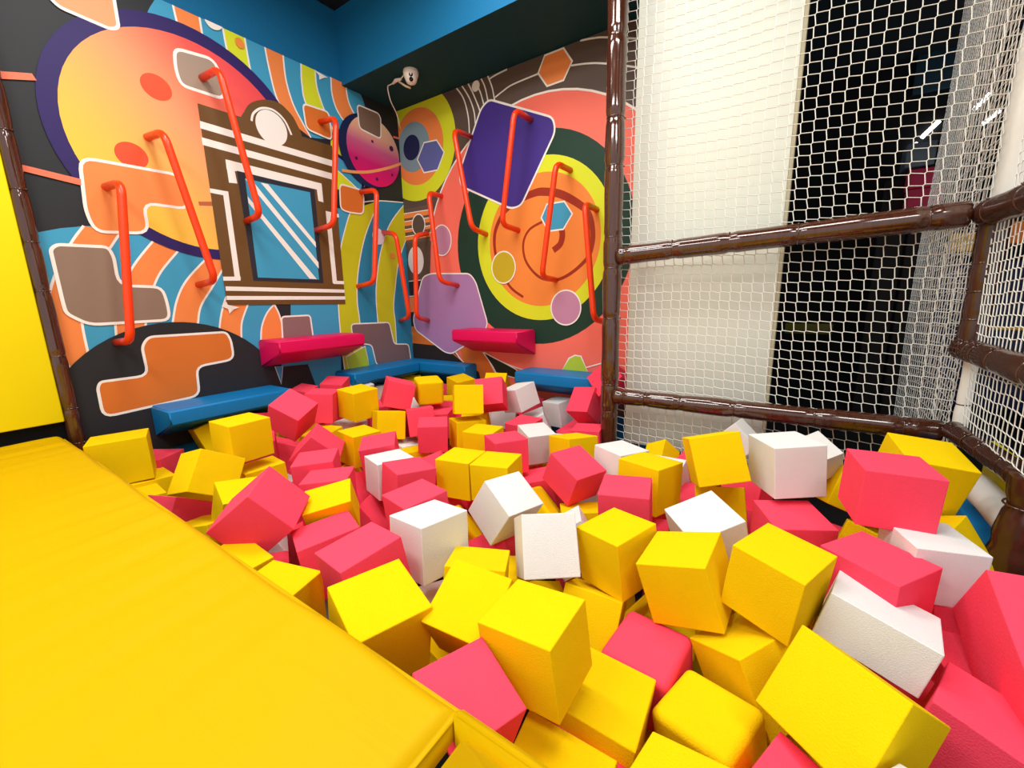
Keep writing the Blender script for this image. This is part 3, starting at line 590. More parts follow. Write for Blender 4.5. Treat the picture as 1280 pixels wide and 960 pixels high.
# ---------------------------------------------------------------- security camera
scm=bpy.data.objects.new('security_camera',None); COL.objects.link(scm); scm.location=(-2.985,2.93,3.40); scm['label']='white dome security camera under the dark bulkhead'; scm['category']='camera'
wp=mat('white_plastic','ece4da',.4)
def lathe(name,prof,m,parent,n=24,tilt=None,loc=(0,0,0)):
    V=[];F=[]
    for r,z in prof:
        for k in range(n):
            a=2*math.pi*k/n; V.append((r*math.cos(a),r*math.sin(a),z))
    for i in range(len(prof)-1):
        for k in range(n): F.append((i*n+k,(i+1)*n+k,(i+1)*n+(k+1)%n,i*n+(k+1)%n))
    F.append(tuple(range((len(prof)-1)*n,len(prof)*n)))
    o=link(name,pydata(name,V,F,m,True),parent=parent,loc=loc)
    if tilt: o.rotation_euler=tilt
    return o
lathe('housing',[(.062,0),(.066,-.012),(.064,-.035),(.055,-.06),(.046,-.085),(.036,-.10),(.02,-.108),(.004,-.111)],wp,scm)
dirc=(Vector((0,0,H))-Vector(scm.location)); dirc.z=-.9; dirc.normalize()
for k,dz in ((0,-.052),(1,-.086)):
    q=Vector((dirc.x*.050,dirc.y*.050,dz)) if k==0 else Vector((dirc.x*.043,dirc.y*.043,dz))
    V,F=tube_data([q,q+Vector((dirc.x,dirc.y,-.3)).normalized()*.008],.0165,14); link('lens',pydata('lens',V,F,mat('lens_black','050506',.2),True),parent=scm)
cb=tube('camera_cable',bend([(-3.03,2.91,3.385),(-3.12,2.92,3.355),(-3.16,2.93,3.37),(-3.26,2.93,3.36),(-3.30,2.94,3.37),(-3.31,2.95,3.33),(-3.34,3.0,3.27),(-3.40,3.12,3.22),(-3.45,3.2,3.12)],.03,3),.0045,wp,8,label='white cable hanging from the bulkhead beside the camera',cat='cable')
tube('cable_joint',[(-3.10,2.92,3.36),(-3.17,2.925,3.372),(-3.22,2.93,3.36)],[.011,.016,.008],wp,10,parent=cb)
tube('loose_end',[(-3.13,2.92,3.35),(-3.06,2.93,3.30),(-3.02,2.95,3.28)],[.008,.009,.008],mat('beige_tape','cbb89a',.7),8,parent=cb)
# ---------------------------------------------------------------- foam cubes
def foam_mesh(name,bev,seg,m,puff=0):
    bm=bmesh.new(); bmesh.ops.create_cube(bm,size=.2)
    if puff:
        bmesh.ops.bevel(bm,geom=bm.edges[:],offset=bev,segments=seg,affect='EDGES',profile=.5)
    else: bmesh.ops.bevel(bm,geom=bm.edges[:],offset=bev,segments=seg,affect='EDGES',profile=.6)
    return mesh_of(bm,name,m,True)
FM={}
for c,m in (('y',foam_y),('p',foam_p),('w',foam_w)):
    FM[c]=foam_mesh('foam_cube_'+c,.0035,2,m); FM[c+'r']=foam_mesh('soft_foam_cube_'+c,.022,4,m,1)
for me in FM.values():
    # flat faces stay flat: weight shading by face area
    pass
CUBES=[('p',(-2.6165, 1.3548, 0.7542),(0.283, 0.1941, -0.9309, -0.1249),(1.016, 0.98, 1.009), 'pink foam cube tipped on its corner at the right end of the long blue ledge'),
('p',(-2.8357, 1.6969, 0.7123),(0.0376, 0.3635, -0.9306, 0.0218),(0.937, 1.0, 1.071), 'pink foam cube upright between the tipped pink cube and a yellow cube'),
('y',(-2.6747, 1.883, 0.7135),(0.0326, -0.0135, -0.9993, -0.0126),(1.016, 1.037, 1.075), 'yellow foam cube resting high on the others beside the far left pink pair'),
('w',(-3.4638, 2.448, 0.5878),(0.1247, 0.0362, -0.9908, -0.0385),(1.026, 1.027, 1.022), 'white foam cube peeking out behind the highest yellow cube at the left back'),
('p',(-3.4457, 2.2043, 0.6664),(0.0677, 0.3026, -0.9467, -0.0874),(0.975, 0.972, 0.971), 'pink foam cube farthest back beneath the pink ledge on the left wall'),
('p',(-3.5324, 1.9582, 0.6494),(0.0759, 0.1922, -0.976, -0.0684),(0.817, 0.817, 0.818), 'pink foam cube against the left wall just past the end of the long blue ledge'),
('w',(-2.8744, 1.9161, 0.4285),(0.0137, 0.2113, -0.9761, 0.0485),(0.998, 0.999, 1.0), 'white foam cube squeezed beneath the high yellow cube at the left back'),
('p',(-2.5259, 2.1363, 0.7521),(0.1375, 0.4726, -0.8685, 0.059),(1.016, 0.997, 0.992), 'pink foam cube tilted in front of the blue corner ledge'),
('y',(-2.4287, 1.9453, 0.5622),(0.0084, 0.513, -0.8502, 0.1176),(0.999, 1.001, 1.01), 'yellow foam cube facing flat forward below the tilted pink corner cube'),
('p',(-2.3457, 1.3405, 0.5707),(0.1997, -0.3103, -0.8697, 0.3278),(0.985, 1.016, 0.979), 'pink foam cube leaning like a roof in the left part of the pit'),
('p',(-2.0035, 1.1318, 0.5736),(0.0134, -0.4053, 0.9139, 0.0197),(0.983, 0.984, 0.981), 'pink foam cube below the roof-like pink cube, lying nearly level'),
('p',(-1.7856, 1.0541, 0.5441),(0.0195, -0.3872, 0.9211, -0.0345),(1.035, 1.037, 1.032), 'pink foam cube half under the bright yellow tilted cube, third of the pink stack'),
('y',(-2.3077, 1.6041, 0.5273),(0.0149, -0.0582, -0.9981, 0.0129),(1.0, 0.964, 1.036), 'yellow foam cube standing upright behind the roof-like pink cube'),
('y',(-2.6973, 1.5927, 0.4731),(0.0056, -0.1071, 0.9918, 0.0701),(1.0, 0.999, 1.0), 'yellow foam cube mostly hidden behind the roof-like pink cube'),
('p',(-2.01, 1.5376, 0.5419),(0.0295, -0.3912, 0.9172, 0.069),(1.008, 0.995, 1.0), 'pink foam cube leaning back behind the narrow white upright cube'),
('w',(-1.7972, 1.4209, 0.5167),(0.0117, 0.1475, 0.9888, -0.0204),(0.959, 1.018, 0.992), 'white foam cube, narrow and upright, between pink cubes left of centre'),
('p',(-1.5459, 1.3298, 0.5506),(0.0096, -0.1671, -0.9847, 0.0486),(1.002, 1.003, 1.001), 'pink foam cube touching the right side of the narrow white upright cube'),
('p',(-1.7868, 1.7449, 0.3746),(0.0651, -0.5062, -0.8057, -0.3008),(0.998, 0.995, 0.999), 'pink foam cube hidden behind the pink cube left of the yellow pair'),
('p',(-1.2643, 1.1251, 0.5622),(0.0333, 0.1251, 0.9911, 0.0298),(1.028, 0.981, 1.001), 'pink foam cube flat-topped just behind the large white cube left of centre'),
('w',(-1.0686, 1.0014, 0.5743),(0.0405, 0.0597, 0.9963, -0.0476),(0.974, 1.057, 1.032), 'white foam cube, large and upright, left of centre beside the pink flat-topped cube'),
('y',(-1.3889, 1.5566, 0.5623),(0.0039, -0.0958, 0.9954, -0.0008),(0.957, 0.96, 0.994), 'yellow foam cube, left one of the touching pair at the centre'),
('y',(-1.1949, 1.6052, 0.568),(0.0183, -0.1184, 0.9928, -0.0071),(0.998, 1.04, 0.935), 'yellow foam cube, right one of the touching pair at the centre'),
('y',(-1.8702, 2.1756, 0.5284),(0.0343, 0.2787, 0.9591, -0.0351),(1.011, 1.059, 0.991), 'yellow foam cube, taller left one behind the upright pink cube near the centre'),
('y',(-1.6472, 2.074, 0.5274),(0.0001, 0.095, -0.9955, 0.0031),(1.018, 0.995, 0.924), 'yellow foam cube, right one just behind the pink cube above the yellow pair'),
('p',(-1.994, 1.9625, 0.5554),(0.0323, 0.3669, -0.9291, -0.0327),(0.972, 0.947, 0.933), 'pink foam cube standing square and upright behind the yellow pair'),
('p',(-2.2711, 2.117, 0.5713),(0.0919, 0.3342, 0.938, -0.0052),(0.97, 0.965, 0.977), 'pink foam cube with a narrow front behind the square upright pink cube, left one'),
('p',(-2.306, 2.3547, 0.4847),(0.0372, -0.2464, 0.9684, 0.0125),(1.006, 1.012, 1.01), 'pink foam cube lying low behind the square upright pink cube, right one'),
('y',(-1.8638, 2.1846, 0.7684),(0.0239, -0.3851, 0.9144, -0.1223),(0.983, 0.962, 0.984), 'yellow foam cube showing one flat square face in the far middle of the pit'),
('yr',(-2.4378, 2.3782, 0.738),(0.032, 0.4772, -0.8776, -0.0331),(1.026, 1.002, 0.978), 'yellow foam cube with softly rounded corners under the blue corner ledge'),
('y',(-3.4789, 3.1479, 0.5081),(0.1238, 0.389, -0.8776, -0.2514),(0.992, 0.99, 0.99), 'yellow foam cube barely showing between the tilted pink cube and the blue corner ledge'),
('y',(-2.6375, 2.9989, 0.6158),(0.0751, -0.1398, -0.9864, -0.0434),(0.972, 0.981, 1.073), 'yellow foam cube turned edge-on behind the flat-faced yellow cube in the far middle'),
('p',(-1.861, 2.4581, 0.7452),(0.1139, -0.2133, 0.9391, -0.2443),(1.027, 1.021, 1.025), 'pink foam cube with a square face right of the flat-faced yellow cube'),
('y',(-2.2828, 3.0983, 0.6389),(0.0665, 0.1738, -0.9145, -0.3592),(1.017, 1.002, 1.003), 'yellow foam cube farthest back against the wall under the back pink ledge'),
('w',(-1.7886, 2.7258, 0.6822),(0.1089, 0.1175, 0.984, 0.0779),(1.036, 1.059, 0.914), 'white foam cube, tipped, left of the gap under the right blue ledge'),
('w',(-2.0983, 2.8912, 0.4283),(0.0656, 0.333, 0.9346, -0.1067),(1.004, 1.075, 0.896), 'white foam cube low beneath the tipped white cube at the far back'),
('w',(-1.7152, 2.8616, 0.4262),(0.0611, 0.4753, 0.859, 0.1802),(1.0, 0.996, 1.0), 'white foam cube wedged low between the two white cubes at the far back'),
('p',(-1.5926, 2.493, 0.4798),(0.0092, 0.0295, 0.9984, 0.0484),(1.0, 1.0, 1.0), 'pink foam cube flat behind the upright white cube at the far right back'),
('w',(-1.3938, 2.315, 0.4939),(0.0668, -0.3059, -0.9497, -0.0104),(0.999, 0.978, 1.02), 'white foam cube standing upright beside the pink cube right of the yellow pair'),
('p',(-1.365, 1.9291, 0.5556),(0.0175, 0.2969, 0.9547, -0.007),(0.989, 1.018, 1.001), 'pink foam cube directly behind the right cube of the yellow pair'),
('w',(-1.6852, 3.2033, 0.4639),(0.0475, 0.1442, 0.987, 0.0535),(1.008, 0.898, 1.1), 'white foam cube leaning left of the pink cubes by the tall brown post'),
('p',(-1.3233, 2.9772, 0.6178),(0.0948, 0.0513, 0.9078, 0.4052),(0.986, 1.1, 0.975), 'pink foam cube tilted at the left foot of the tall brown post'),
('p',(-1.1728, 3.1233, 0.7825),(0.0591, -0.4048, -0.7783, -0.4764),(1.176, 1.174, 1.175), 'pink foam block, large, behind the foot of the tall brown post'),
('p',(-1.1681, 2.6635, 0.4481),(0.0227, -0.1124, 0.9934, -0.0063),(0.994, 1.0, 0.999), 'pink foam cube low beside the foot of the tall brown post'),
('y',(-1.0565, 2.1942, 0.5304),(0.0736, 0.2358, 0.9671, -0.0602),(1.038, 1.054, 1.042), 'yellow foam cube with a blank square front behind the tumbling pink cube'),
('p',(-0.9064, 1.8906, 0.5386),(0.1919, -0.1765, -0.965, -0.0275),(1.077, 1.043, 0.889), 'pink foam cube tumbling on its corner right of the centre'),
('w',(-0.7181, 2.063, 0.5689),(0.0038, -0.2345, -0.9718, 0.0256),(1.004, 0.983, 0.991), 'white foam cube just right of the tall brown post foot'),
('y',(-0.5134, 1.8815, 0.591),(0.0058, 0.1451, 0.9884, -0.0439),(1.055, 1.02, 1.076), 'yellow foam cube, tall, right of the square pink cube and the white one'),
('p',(-0.5342, 1.6232, 0.5738),(0.023, -0.1161, 0.9928, 0.0161),(1.012, 1.0, 1.001), 'pink foam cube, square-set, right of the tumbling pink cube'),
('yr',(-1.0693, 1.7481, 0.3398),(0.3438, 0.0365, -0.9167, 0.2006),(0.991, 1.0, 0.999), 'yellow foam strip-like cube bent under the tumbling pink cube'),
('y',(-0.8056, 1.7763, 0.3203),(0.1111, 0.4929, 0.8622, -0.0356),(1.0, 0.99, 0.999), 'yellow foam cube lying under the right side of the tumbling pink cube'),
('w',(-0.7543, 1.5612, 0.3731),(0.2006, 0.4756, 0.8366, 0.1835),(1.001, 0.984, 0.999), 'white foam cube peeking behind the flat-faced white cube at the centre'),
('w',(-0.6918, 1.2083, 0.5656),(0.2429, 0.3897, 0.8776, -0.1376),(0.981, 0.97, 1.05), 'white foam cube with its square cream face turned forward at the centre'),
('w',(-0.9807, 1.3693, 0.5653),(0.2786, -0.115, -0.9534, 0.0133),(0.934, 1.011, 0.996), 'white foam cube balanced on a corner at the centre'),
('yr',(-1.3127, 1.411, 0.2923),(0.4234, 0.3557, -0.8167, 0.1651),(0.983, 0.996, 0.999), 'yellow foam cube between the large white cube and the corner-balanced white cube'),
('y',(-0.8333, 0.9852, 0.4799),(0.0009, -0.256, 0.9578, -0.1308),(1.0, 1.0, 1.0), 'yellow foam cube small in view below the corner-balanced white cube'),
('p',(-1.023, 1.358, 0.2921),(0.4877, 0.5443, 0.682, -0.0296),(1.0, 0.987, 0.999), 'pink foam cube under the flat-faced white cube at the centre'),
('p',(-1.1533, 1.9785, 0.3517),(0.1446, -0.149, 0.9773, 0.041),(0.99, 0.998, 0.999), 'pink foam cube low behind the corner-balanced white cube'),
('p',(-1.5158, 1.5202, 0.3267),(0.4677, 0.2855, -0.8274, 0.1231),(0.991, 0.997, 0.999), 'pink foam cube low below the left cube of the yellow pair'),
('w',(-2.3258, 2.0093, 0.3314),(0.0246, -0.105, -0.9931, 0.0459),(0.996, 0.989, 0.998), 'white foam cube low behind the narrow white upright cube'),
('y',(-2.1253, 1.8908, 0.3449),(0.0793, 0.2541, 0.9639, 0.002),(1.0, 0.993, 0.999), 'yellow foam cube low left of the square upright pink cube'),
('y',(-3.2807, 0.6604, 0.5659),(0.0104, -0.5883, 0.8085, -0.0077),(1.345, 1.233, 1.311), 'yellow foam cube, leftmost in the pit, rising above the mat edge'),
('y',(-3.0577, 0.627, 0.2918),(0.0142, -0.03, -0.999, 0.0309),(1.174, 1.174, 1.174), 'yellow foam cube low at the mat edge in front of the leftmost yellow cube'),
('y',(-3.2402, 0.7312, 0.312),(0.0027, -0.0106, -0.9996, 0.0244),(1.173, 1.173, 1.173), 'yellow foam cube low between the two large left yellow cubes'),
('p',(-3.4883, 0.858, 0.3692),(0.0109, 0.3184, -0.9478, 0.0137),(1.116, 1.117, 1.116), 'pink foam cube in the shade under the long blue ledge'),
('y',(-2.3004, 0.7468, 0.6399),(0.1522, -0.0156, 0.9509, -0.2689),(1.004, 1.03, 0.996), 'yellow foam cube leaning, second from the left along the long blue ledge'),
('y',(-2.4387, 0.9782, 0.7437),(0.0053, 0.0262, -0.9996, 0.0023),(1.045, 1.046, 1.038), 'yellow foam cube, square and raised, under the right part of the long blue ledge'),
('y',(-3.5331, 1.2206, 0.5063),(0.1026, 0.0474, 0.9847, 0.1324),(0.98, 0.981, 0.98), 'yellow foam cube behind the raised square yellow cube at the long blue ledge'),
('y',(-2.4031, 1.0334, 0.4781),(0.025, 0.0729, 0.9969, 0.0172),(1.0, 1.0, 1.0), 'yellow foam cube with a sagging top under the raised square yellow cube'),
('y',(-2.0619, 0.7778, 0.5318),(0.125, -0.1042, -0.9844, 0.0673),(0.941, 0.942, 0.942), 'yellow foam cube behind the big tipped pink cube at the left'),
('p',(-2.5624, 0.6724, 0.3668),(0.0779, -0.103, 0.96, -0.2485),(1.116, 1.116, 1.116), 'pink foam cube, dark red sided, squeezed low against the mat edge at the left'),
('y',(-2.2359, 0.6817, 0.3342),(0.0975, -0.2497, 0.9596, -0.0856),(1.15, 1.15, 1.15), "yellow foam cube sunk at the mat edge below the big tipped pink cube's left corner"),
('p',(-1.685, 0.7028, 0.6414),(0.2292, -0.3279, -0.8413, 0.3635),(1.077, 1.042, 1.101), 'pink foam cube, big and tipped, nearest the left mat edge'),
('y',(-1.6053, 0.5394, 0.4657),(0.0704, 0.0182, -0.9973, -0.0134),(1.01, 1.011, 1.011), 'yellow foam cube flat beneath the big tipped pink cube at the mat edge'),
('y',(-1.3525, 0.5619, 0.4432),(0.0096, 0.1453, -0.9893, 0.0039),(1.064, 1.061, 1.061), 'yellow foam cube at the mat edge left of the two slanted pink cubes'),
('p',(-1.4431, 0.828, 0.4769),(0.0661, 0.1953, 0.9776, 0.0428),(1.104, 1.11, 1.103), 'pink foam cube slanted, upper of the two beside the large white cube'),
('p',(-1.1114, 0.7479, 0.5745),(0.0632, 0.0854, 0.9928, 0.055),(1.018, 1.038, 1.022), 'pink foam cube slanted, lower of the two beside the large white cube'),
('y',(-0.9021, 0.6334, 0.5516),(0.0848, -0.1488, -0.9852, -0.0036),(1.082, 1.061, 1.064), 'yellow foam cube, large, at the mat edge in front of the slanted pink cubes'),
('y',(-0.694, 0.8042, 0.5621),(0.0571, 0.0653, -0.9675, -0.2375),(0.942, 0.945, 0.942), 'yellow foam cube tilted between two large yellow cubes near the front'),
('y',(-0.4597, 0.7585, 0.6179),(0.0539, 0.0004, 0.9984, 0.0163),(0.999, 0.892, 0.937), 'yellow foam cube, tall and largest of the front, above the mat corner'),
('p',(-0.5316, 0.5582, 0.556),(0.1569, -0.1583, -0.9748, 0.0131),(0.894, 0.898, 0.897), 'pink foam cube partly behind the corner of the big mat at the front'),
('y',(-0.3427, 0.6397, 0.3414),(0.1172, -0.6876, -0.7096, -0.1002),(1.094, 1.087, 1.093), 'yellow foam cube pointing up beside the front rim of the pit'),
('p',(-0.3363, 0.7484, 0.3233),(0.0498, 0.0355, -0.9975, 0.0362),(1.029, 1.029, 1.029), 'pink foam cube showing as a red strip in front of the striped yellow cube'),
('y',(-0.3393, 0.8564, 0.3562),(0.0498, 0.0355, -0.9975, 0.0362),(1.127, 1.126, 1.127), 'yellow foam cube with a broad flat top right of the tallest front cube'),
('yr',(-0.0853, 0.9798, 0.3418),(0.0834, 0.1628, 0.9825, 0.0365),(1.029, 0.936, 1.004), 'yellow foam cube with rounded edges near the bottom right of centre'),
('y',(-0.0715, 0.6214, 0.5085),(0.0904, 0.0527, 0.991, -0.084),(0.97, 0.97, 0.97), 'yellow foam cube cut off by the bottom edge of the picture'),
('y',(-0.0141, 1.1802, 0.4263),(0.2394, 0.3088, 0.9205, 0.0003),(0.988, 0.98, 0.997), 'yellow foam cube leaning under the two large yellow cubes at the right'),
('pr',(-0.2806, 1.1103, 0.339),(0.0246, 0.0689, 0.9958, 0.0557),(1.03, 1.018, 1.029), 'pink foam cube with soft rounded top among the front yellow cubes'),
('y',(-0.4577, 1.3196, 0.5606),(0.0516, 0.1804, 0.982, 0.0204),(0.956, 0.999, 1.016), 'yellow foam cube right of the flat-faced white cube'),
('y',(-0.2148, 1.2695, 0.5836),(0.1585, 0.0269, 0.9867, 0.0224),(1.042, 1.028, 0.993), 'yellow foam cube, large, between the white cube and the right yellow cubes'),
('y',(0.0166, 1.2706, 0.6664),(0.0522, -0.1819, -0.9819, -0.0004),(0.903, 1.026, 0.954), 'yellow foam cube, large, left of the slanted pink block at the right'),
('y',(-0.3339, 1.3882, 0.2168),(0.3361, 0.5542, 0.7012, 0.2969),(0.996, 0.98, 0.999), 'yellow foam cube barely visible above the soft rounded pink cube'),
('y',(-0.5024, 1.1987, 0.3503),(0.0272, 0.0891, -0.9597, 0.2651),(0.978, 1.001, 0.998), 'yellow foam cube slanting down below the flat-faced white cube'),
('y',(-0.9087, 0.7989, 0.2505),(0.2299, 0.1256, -0.9232, 0.2813),(0.963, 0.999, 0.998), 'yellow foam cube deep under the tilted yellow cube near the mat'),
('w',(-1.0723, 1.0127, 0.224),(0.0815, 0.1326, 0.9816, -0.1111),(0.989, 0.971, 0.997), "white foam cube deep below the large white cube's bottom corner"),
('w',(-2.1158, 0.9122, 0.1543),(0.3461, 0.2902, -0.837, 0.3089),(0.966, 1.0, 0.998), 'white foam cube showing a small corner right of the big tipped pink cube'),
('p',(-1.8989, 0.817, 0.1793),(0.0677, 0.123, -0.9609, 0.2387),(0.978, 0.985, 0.997), 'pink foam cube deep right of the big tipped pink cube'),
('p',(-3.0447, 1.4696, 0.3677),(0.1233, 0.4115, -0.892, 0.1405),(0.958, 0.998, 0.988), 'pink foam cube low behind the raised square yellow cube'),
('p',(-2.0614, 1.3291, 0.3537),(0.4311, 0.1522, -0.8471, 0.271),(0.984, 1.0, 0.999), 'pink foam cube deep left of the narrow white upright cube'),
('p',(-1.7872, 1.2179, 0.2994),(0.3825, 0.251, -0.866, 0.2021),(0.978, 1.0, 0.999), 'pink foam cube under the front of the narrow white upright cube'),
('y',(-2.4294, 1.5581, 0.2595),(0.3924, 0.2451, -0.8438, 0.272),(0.977, 1.0, 0.999), 'yellow foam cube deep in the gap behind the narrow white upright cube'),
('y',(-1.6171, 0.9577, 0.5629),(0.0178, -0.44, 0.8851, 0.1508),(0.967, 0.792, 0.775), 'yellow foam cube with bright slanted top between pink cubes at the left'),
('y',(-0.2475, 1.8907, 0.7641),(0.1825, 0.554, 0.8122, 0.0023),(1.014, 0.986, 1.005), 'yellow foam cube tilted with square face before the cream panel'),
('w',(0.0078, 1.9402, 0.7744),(0.0397, 0.4988, 0.8656, 0.0184),(1.033, 0.952, 1.022), 'white foam cube, large, in front of the net below the lower rail'),
('w',(-0.2215, 2.5221, 0.6558),(0.3685, -0.062, -0.9275, 0.0012),(0.819, 0.819, 0.819), 'white foam cube pointing up behind the large white cube, left of it'),
('w',(0.1244, 2.4675, 0.6434),(0.0929, -0.4219, -0.8576, -0.2789),(0.808, 0.81, 0.81), 'white foam cube pointing up behind the large white cube, right of it'),
('y',(0.2969, 1.9418, 0.4505),(0.0272, 0.7382, 0.6322, -0.2338),(1.03, 1.03, 1.03), 'yellow foam cube between the large white cube and the large pink cube'),
('y',(0.2915, 2.4737, 0.5036),(0.4535, 0.4492, 0.6766, 0.3671),(1.0, 0.978, 0.999), 'yellow foam cube small in view behind the right white pointed cube'),
('y',(-0.2153, 2.0132, 0.48),(0.0825, -0.0442, 0.9764, -0.1944),(1.0, 1.0, 1.0), 'yellow foam cube under the large white cube below the lower rail'),
('p',(0.049, 1.7807, 0.542),(0.0195, -0.5277, -0.8487, -0.0306),(0.995, 1.008, 1.0), 'pink foam cube flat-topped below the large white cube at the right'),
('w',(-0.2105, 1.5862, 0.5661),(0.0131, 0.4013, 0.8995, 0.1721),(0.995, 1.007, 1.0), 'white foam cube turned, in front of the tilted square-faced yellow cube'),
('p',(-0.3989, 2.1807, 0.3503),(0.0174, -0.4454, -0.8952, -0.0046),(1.02, 1.003, 1.018), 'pink foam cube behind the turned white cube at the right'),
('y',(-0.6185, 2.5004, 0.4882),(0.1431, 0.2288, 0.8606, -0.4319),(0.706, 0.686, 0.71), 'yellow foam cube roof-shaped at the foot of the cream panel'),
('w',(-0.5314, 2.253, 0.4429),(0.6631, 0.0965, -0.7218, -0.1729),(0.995, 0.996, 1.0), 'white foam cube low between the roof-shaped and the tilted yellow cube'),
('p',(0.2849, 1.6993, 0.8281),(0.0201, -0.6398, -0.7683, -0.0023),(0.936, 0.971, 0.924), 'pink foam cube, large, in the right back below the lower rail'),
('y',(0.4216, 2.0514, 0.783),(0.1313, -0.612, -0.7793, -0.0293),(0.959, 0.999, 1.019), 'yellow foam cube, large, behind the large pink cube in the right back corner'),
('w',(0.3828, 1.6191, 0.6572),(0.0173, -0.5744, -0.8184, 0.0047),(0.863, 0.864, 0.861), 'white foam cube under the large pink cube beside the wrapped post'),
('y',(0.4661, 1.9127, 0.5423),(0.4739, -0.1529, -0.8376, -0.2245),(0.988, 0.996, 0.999), 'yellow foam cube in shade beside the white roll'),
('p',(0.2486, 1.4654, 0.6163),(0.0114, -0.2948, -0.9555, -0.0024),(0.984, 0.978, 0.98), 'pink foam block, long, above the cream-sided white block'),
('w',(0.2391, 1.3076, 0.5966),(0.1153, -0.094, -0.987, 0.0611),(1.081, 1.002, 0.636), 'white foam block with grey top and cream side at the lower right'),
('y',(0.1621, 0.9889, 0.5813),(0.4166, -0.8557, 0.2762, -0.134),(1.023, 0.998, 0.993), 'yellow foam cube, nearest, at the bottom right'),
('p',(0.5099, 1.3309, 0.5754),(0.3731, 0.5882, 0.648, -0.3081),(1.188, 0.515, 1.854), 'pink foam block, long and leaning, at the right picture edge'),
('p',(0.4868, 1.6341, 0.4594),(0.0363, -0.065, 0.993, -0.0916),(0.961, 0.995, 0.99), 'pink foam cube squeezed left of the long leaning pink block'),
('p',(0.3753, 1.4366, 0.2761),(0.4566, -0.1166, -0.833, -0.2897),(0.996, 0.996, 1.0), 'pink foam cube in shade under the long leaning pink block'),
('w',(0.2636, 0.7429, 0.5639),(0.1035, 0.2744, 0.95, -0.1074),(0.914, 0.914, 0.914), 'white foam cube with only its tip showing at the bottom edge'),
('p',(0.0917, 0.7962, 0.3992),(0.0868, -0.186, -0.9777, -0.0452),(1.083, 1.083, 1.083), 'pink foam cube pointing up at the bottom edge left of the nearest yellow cube'),
('y',(-2.5262, 2.7373, 0.496),(0.9742, 0.0081, -0.024, 0.2244),(0.975, 0.975, 0.975), 'yellow foam cube lying in the lower layer, mostly hidden by the cubes on top'),
('w',(-2.8038, 0.9653, 0.4994),(0.9899, -0.062, -0.1082, 0.0668),(0.975, 0.975, 0.975), 'white foam cube lying in the lower layer, mostly hidden by the cubes on top'),
('p',(-3.3784, 1.8548, 0.4899),(0.9151, 0.0339, 0.0152, 0.4016),(0.975, 0.975, 0.975), 'pink foam cube lying in the lower layer, mostly hidden by the cubes on top'),
('y',(-3.1557, 2.314, 0.4914),(0.8424, 0.0802, -0.1389, 0.5144),(0.975, 0.975, 0.975), 'yellow foam cube lying in the lower layer, mostly hidden by the cubes on top'),
('p',(-3.4507, 1.4841, 0.5071),(0.9702, -0.0786, -0.1273, 0.1907),(0.975, 0.975, 0.975), 'pink foam cube lying in the lower layer, mostly hidden by the cubes on top'),
('p',(-3.1676, 3.0103, 0.4959),(0.9689, 0.0233, -0.0937, 0.2279),(0.975, 0.975, 0.975), 'pink foam cube lying in the lower layer, mostly hidden by the cubes on top'),
('p',(-2.8122, 2.7904, 0.5012),(0.689, 0.0581, -0.0911, 0.7166),(0.975, 0.975, 0.975), 'pink foam cube lying in the lower layer, mostly hidden by the cubes on top'),
('p',(-1.9824, 3.1359, 0.5132),(0.8028, -0.0328, 0.1736, 0.5695),(0.975, 0.975, 0.975), 'pink foam cube lying in the lower layer, mostly hidden by the cubes on top'),
('p',(-2.9448, 2.2507, 0.4944),(0.8203, 0.0645, 0.0061, 0.5682),(0.975, 0.975, 0.975), 'pink foam cube lying in the lower layer, mostly hidden by the cubes on top'),
('p',(-3.0247, 2.6276, 0.508),(0.9937, -0.0535, 0.0965, 0.0173),(0.975, 0.975, 0.975), 'pink foam cube lying in the lower layer, mostly hidden by the cubes on top'),
('w',(-3.5435, 2.696, 0.5094),(0.7727, -0.0263, -0.0313, 0.6334),(0.975, 0.975, 0.975), 'white foam cube lying in the lower layer, mostly hidden by the cubes on top'),
('y',(-3.1491, 1.2835, 0.4879),(0.9849, -0.15, 0.0474, 0.0724),(0.975, 0.975, 0.975), 'yellow foam cube lying in the lower layer, mostly hidden by the cubes on top'),
('p',(-2.9022, 1.2606, 0.5022),(0.8469, 0.1031, 0.0509, 0.5191),(0.975, 0.975, 0.975), 'pink foam cube lying in the lower layer, mostly hidden by the cubes on top'),
('y',(-2.0436, 2.4917, 0.5083),(0.9489, 0.1189, -0.0295, 0.2909),(0.975, 0.975, 0.975), 'yellow foam cube deep below the flat-faced yellow cube in the far middle'),
('p',(-2.5915, 2.1795, 0.507),(0.8589, -0.0078, 0.2213, 0.4617),(0.975, 0.975, 0.975), 'pink foam cube lying in the lower layer, mostly hidden by the cubes on top'),
('w',(-2.7052, 2.4128, 0.5048),(0.954, 0.1689, 0.0643, 0.2393),(0.975, 0.975, 0.975), 'white foam cube lying in the lower layer, mostly hidden by the cubes on top'),
('y',(-3.1827, 1.7119, 0.4885),(0.8126, 0.1583, -0.189, 0.5282),(0.975, 0.975, 0.975), 'yellow foam cube lying in the lower layer, mostly hidden by the cubes on top'),
('p',(-3.211, 2.0644, 0.4939),(0.7783, 0.0336, 0.1662, 0.6046),(0.975, 0.975, 0.975), 'pink foam cube lying in the lower layer, mostly hidden by the cubes on top'),
('p',(-2.4213, 2.5517, 0.4948),(0.9753, -0.04, 0.0486, 0.2118),(0.975, 0.975, 0.975), 'pink foam cube lying in the lower layer, mostly hidden by the cubes on top'),
('p',(-3.4921, 2.1197, 0.4578),(0.8546, 0.1161, 0.0057, 0.506),(0.975, 0.975, 0.975), 'pink foam cube lying in the lower layer, mostly hidden by the cubes on top'),
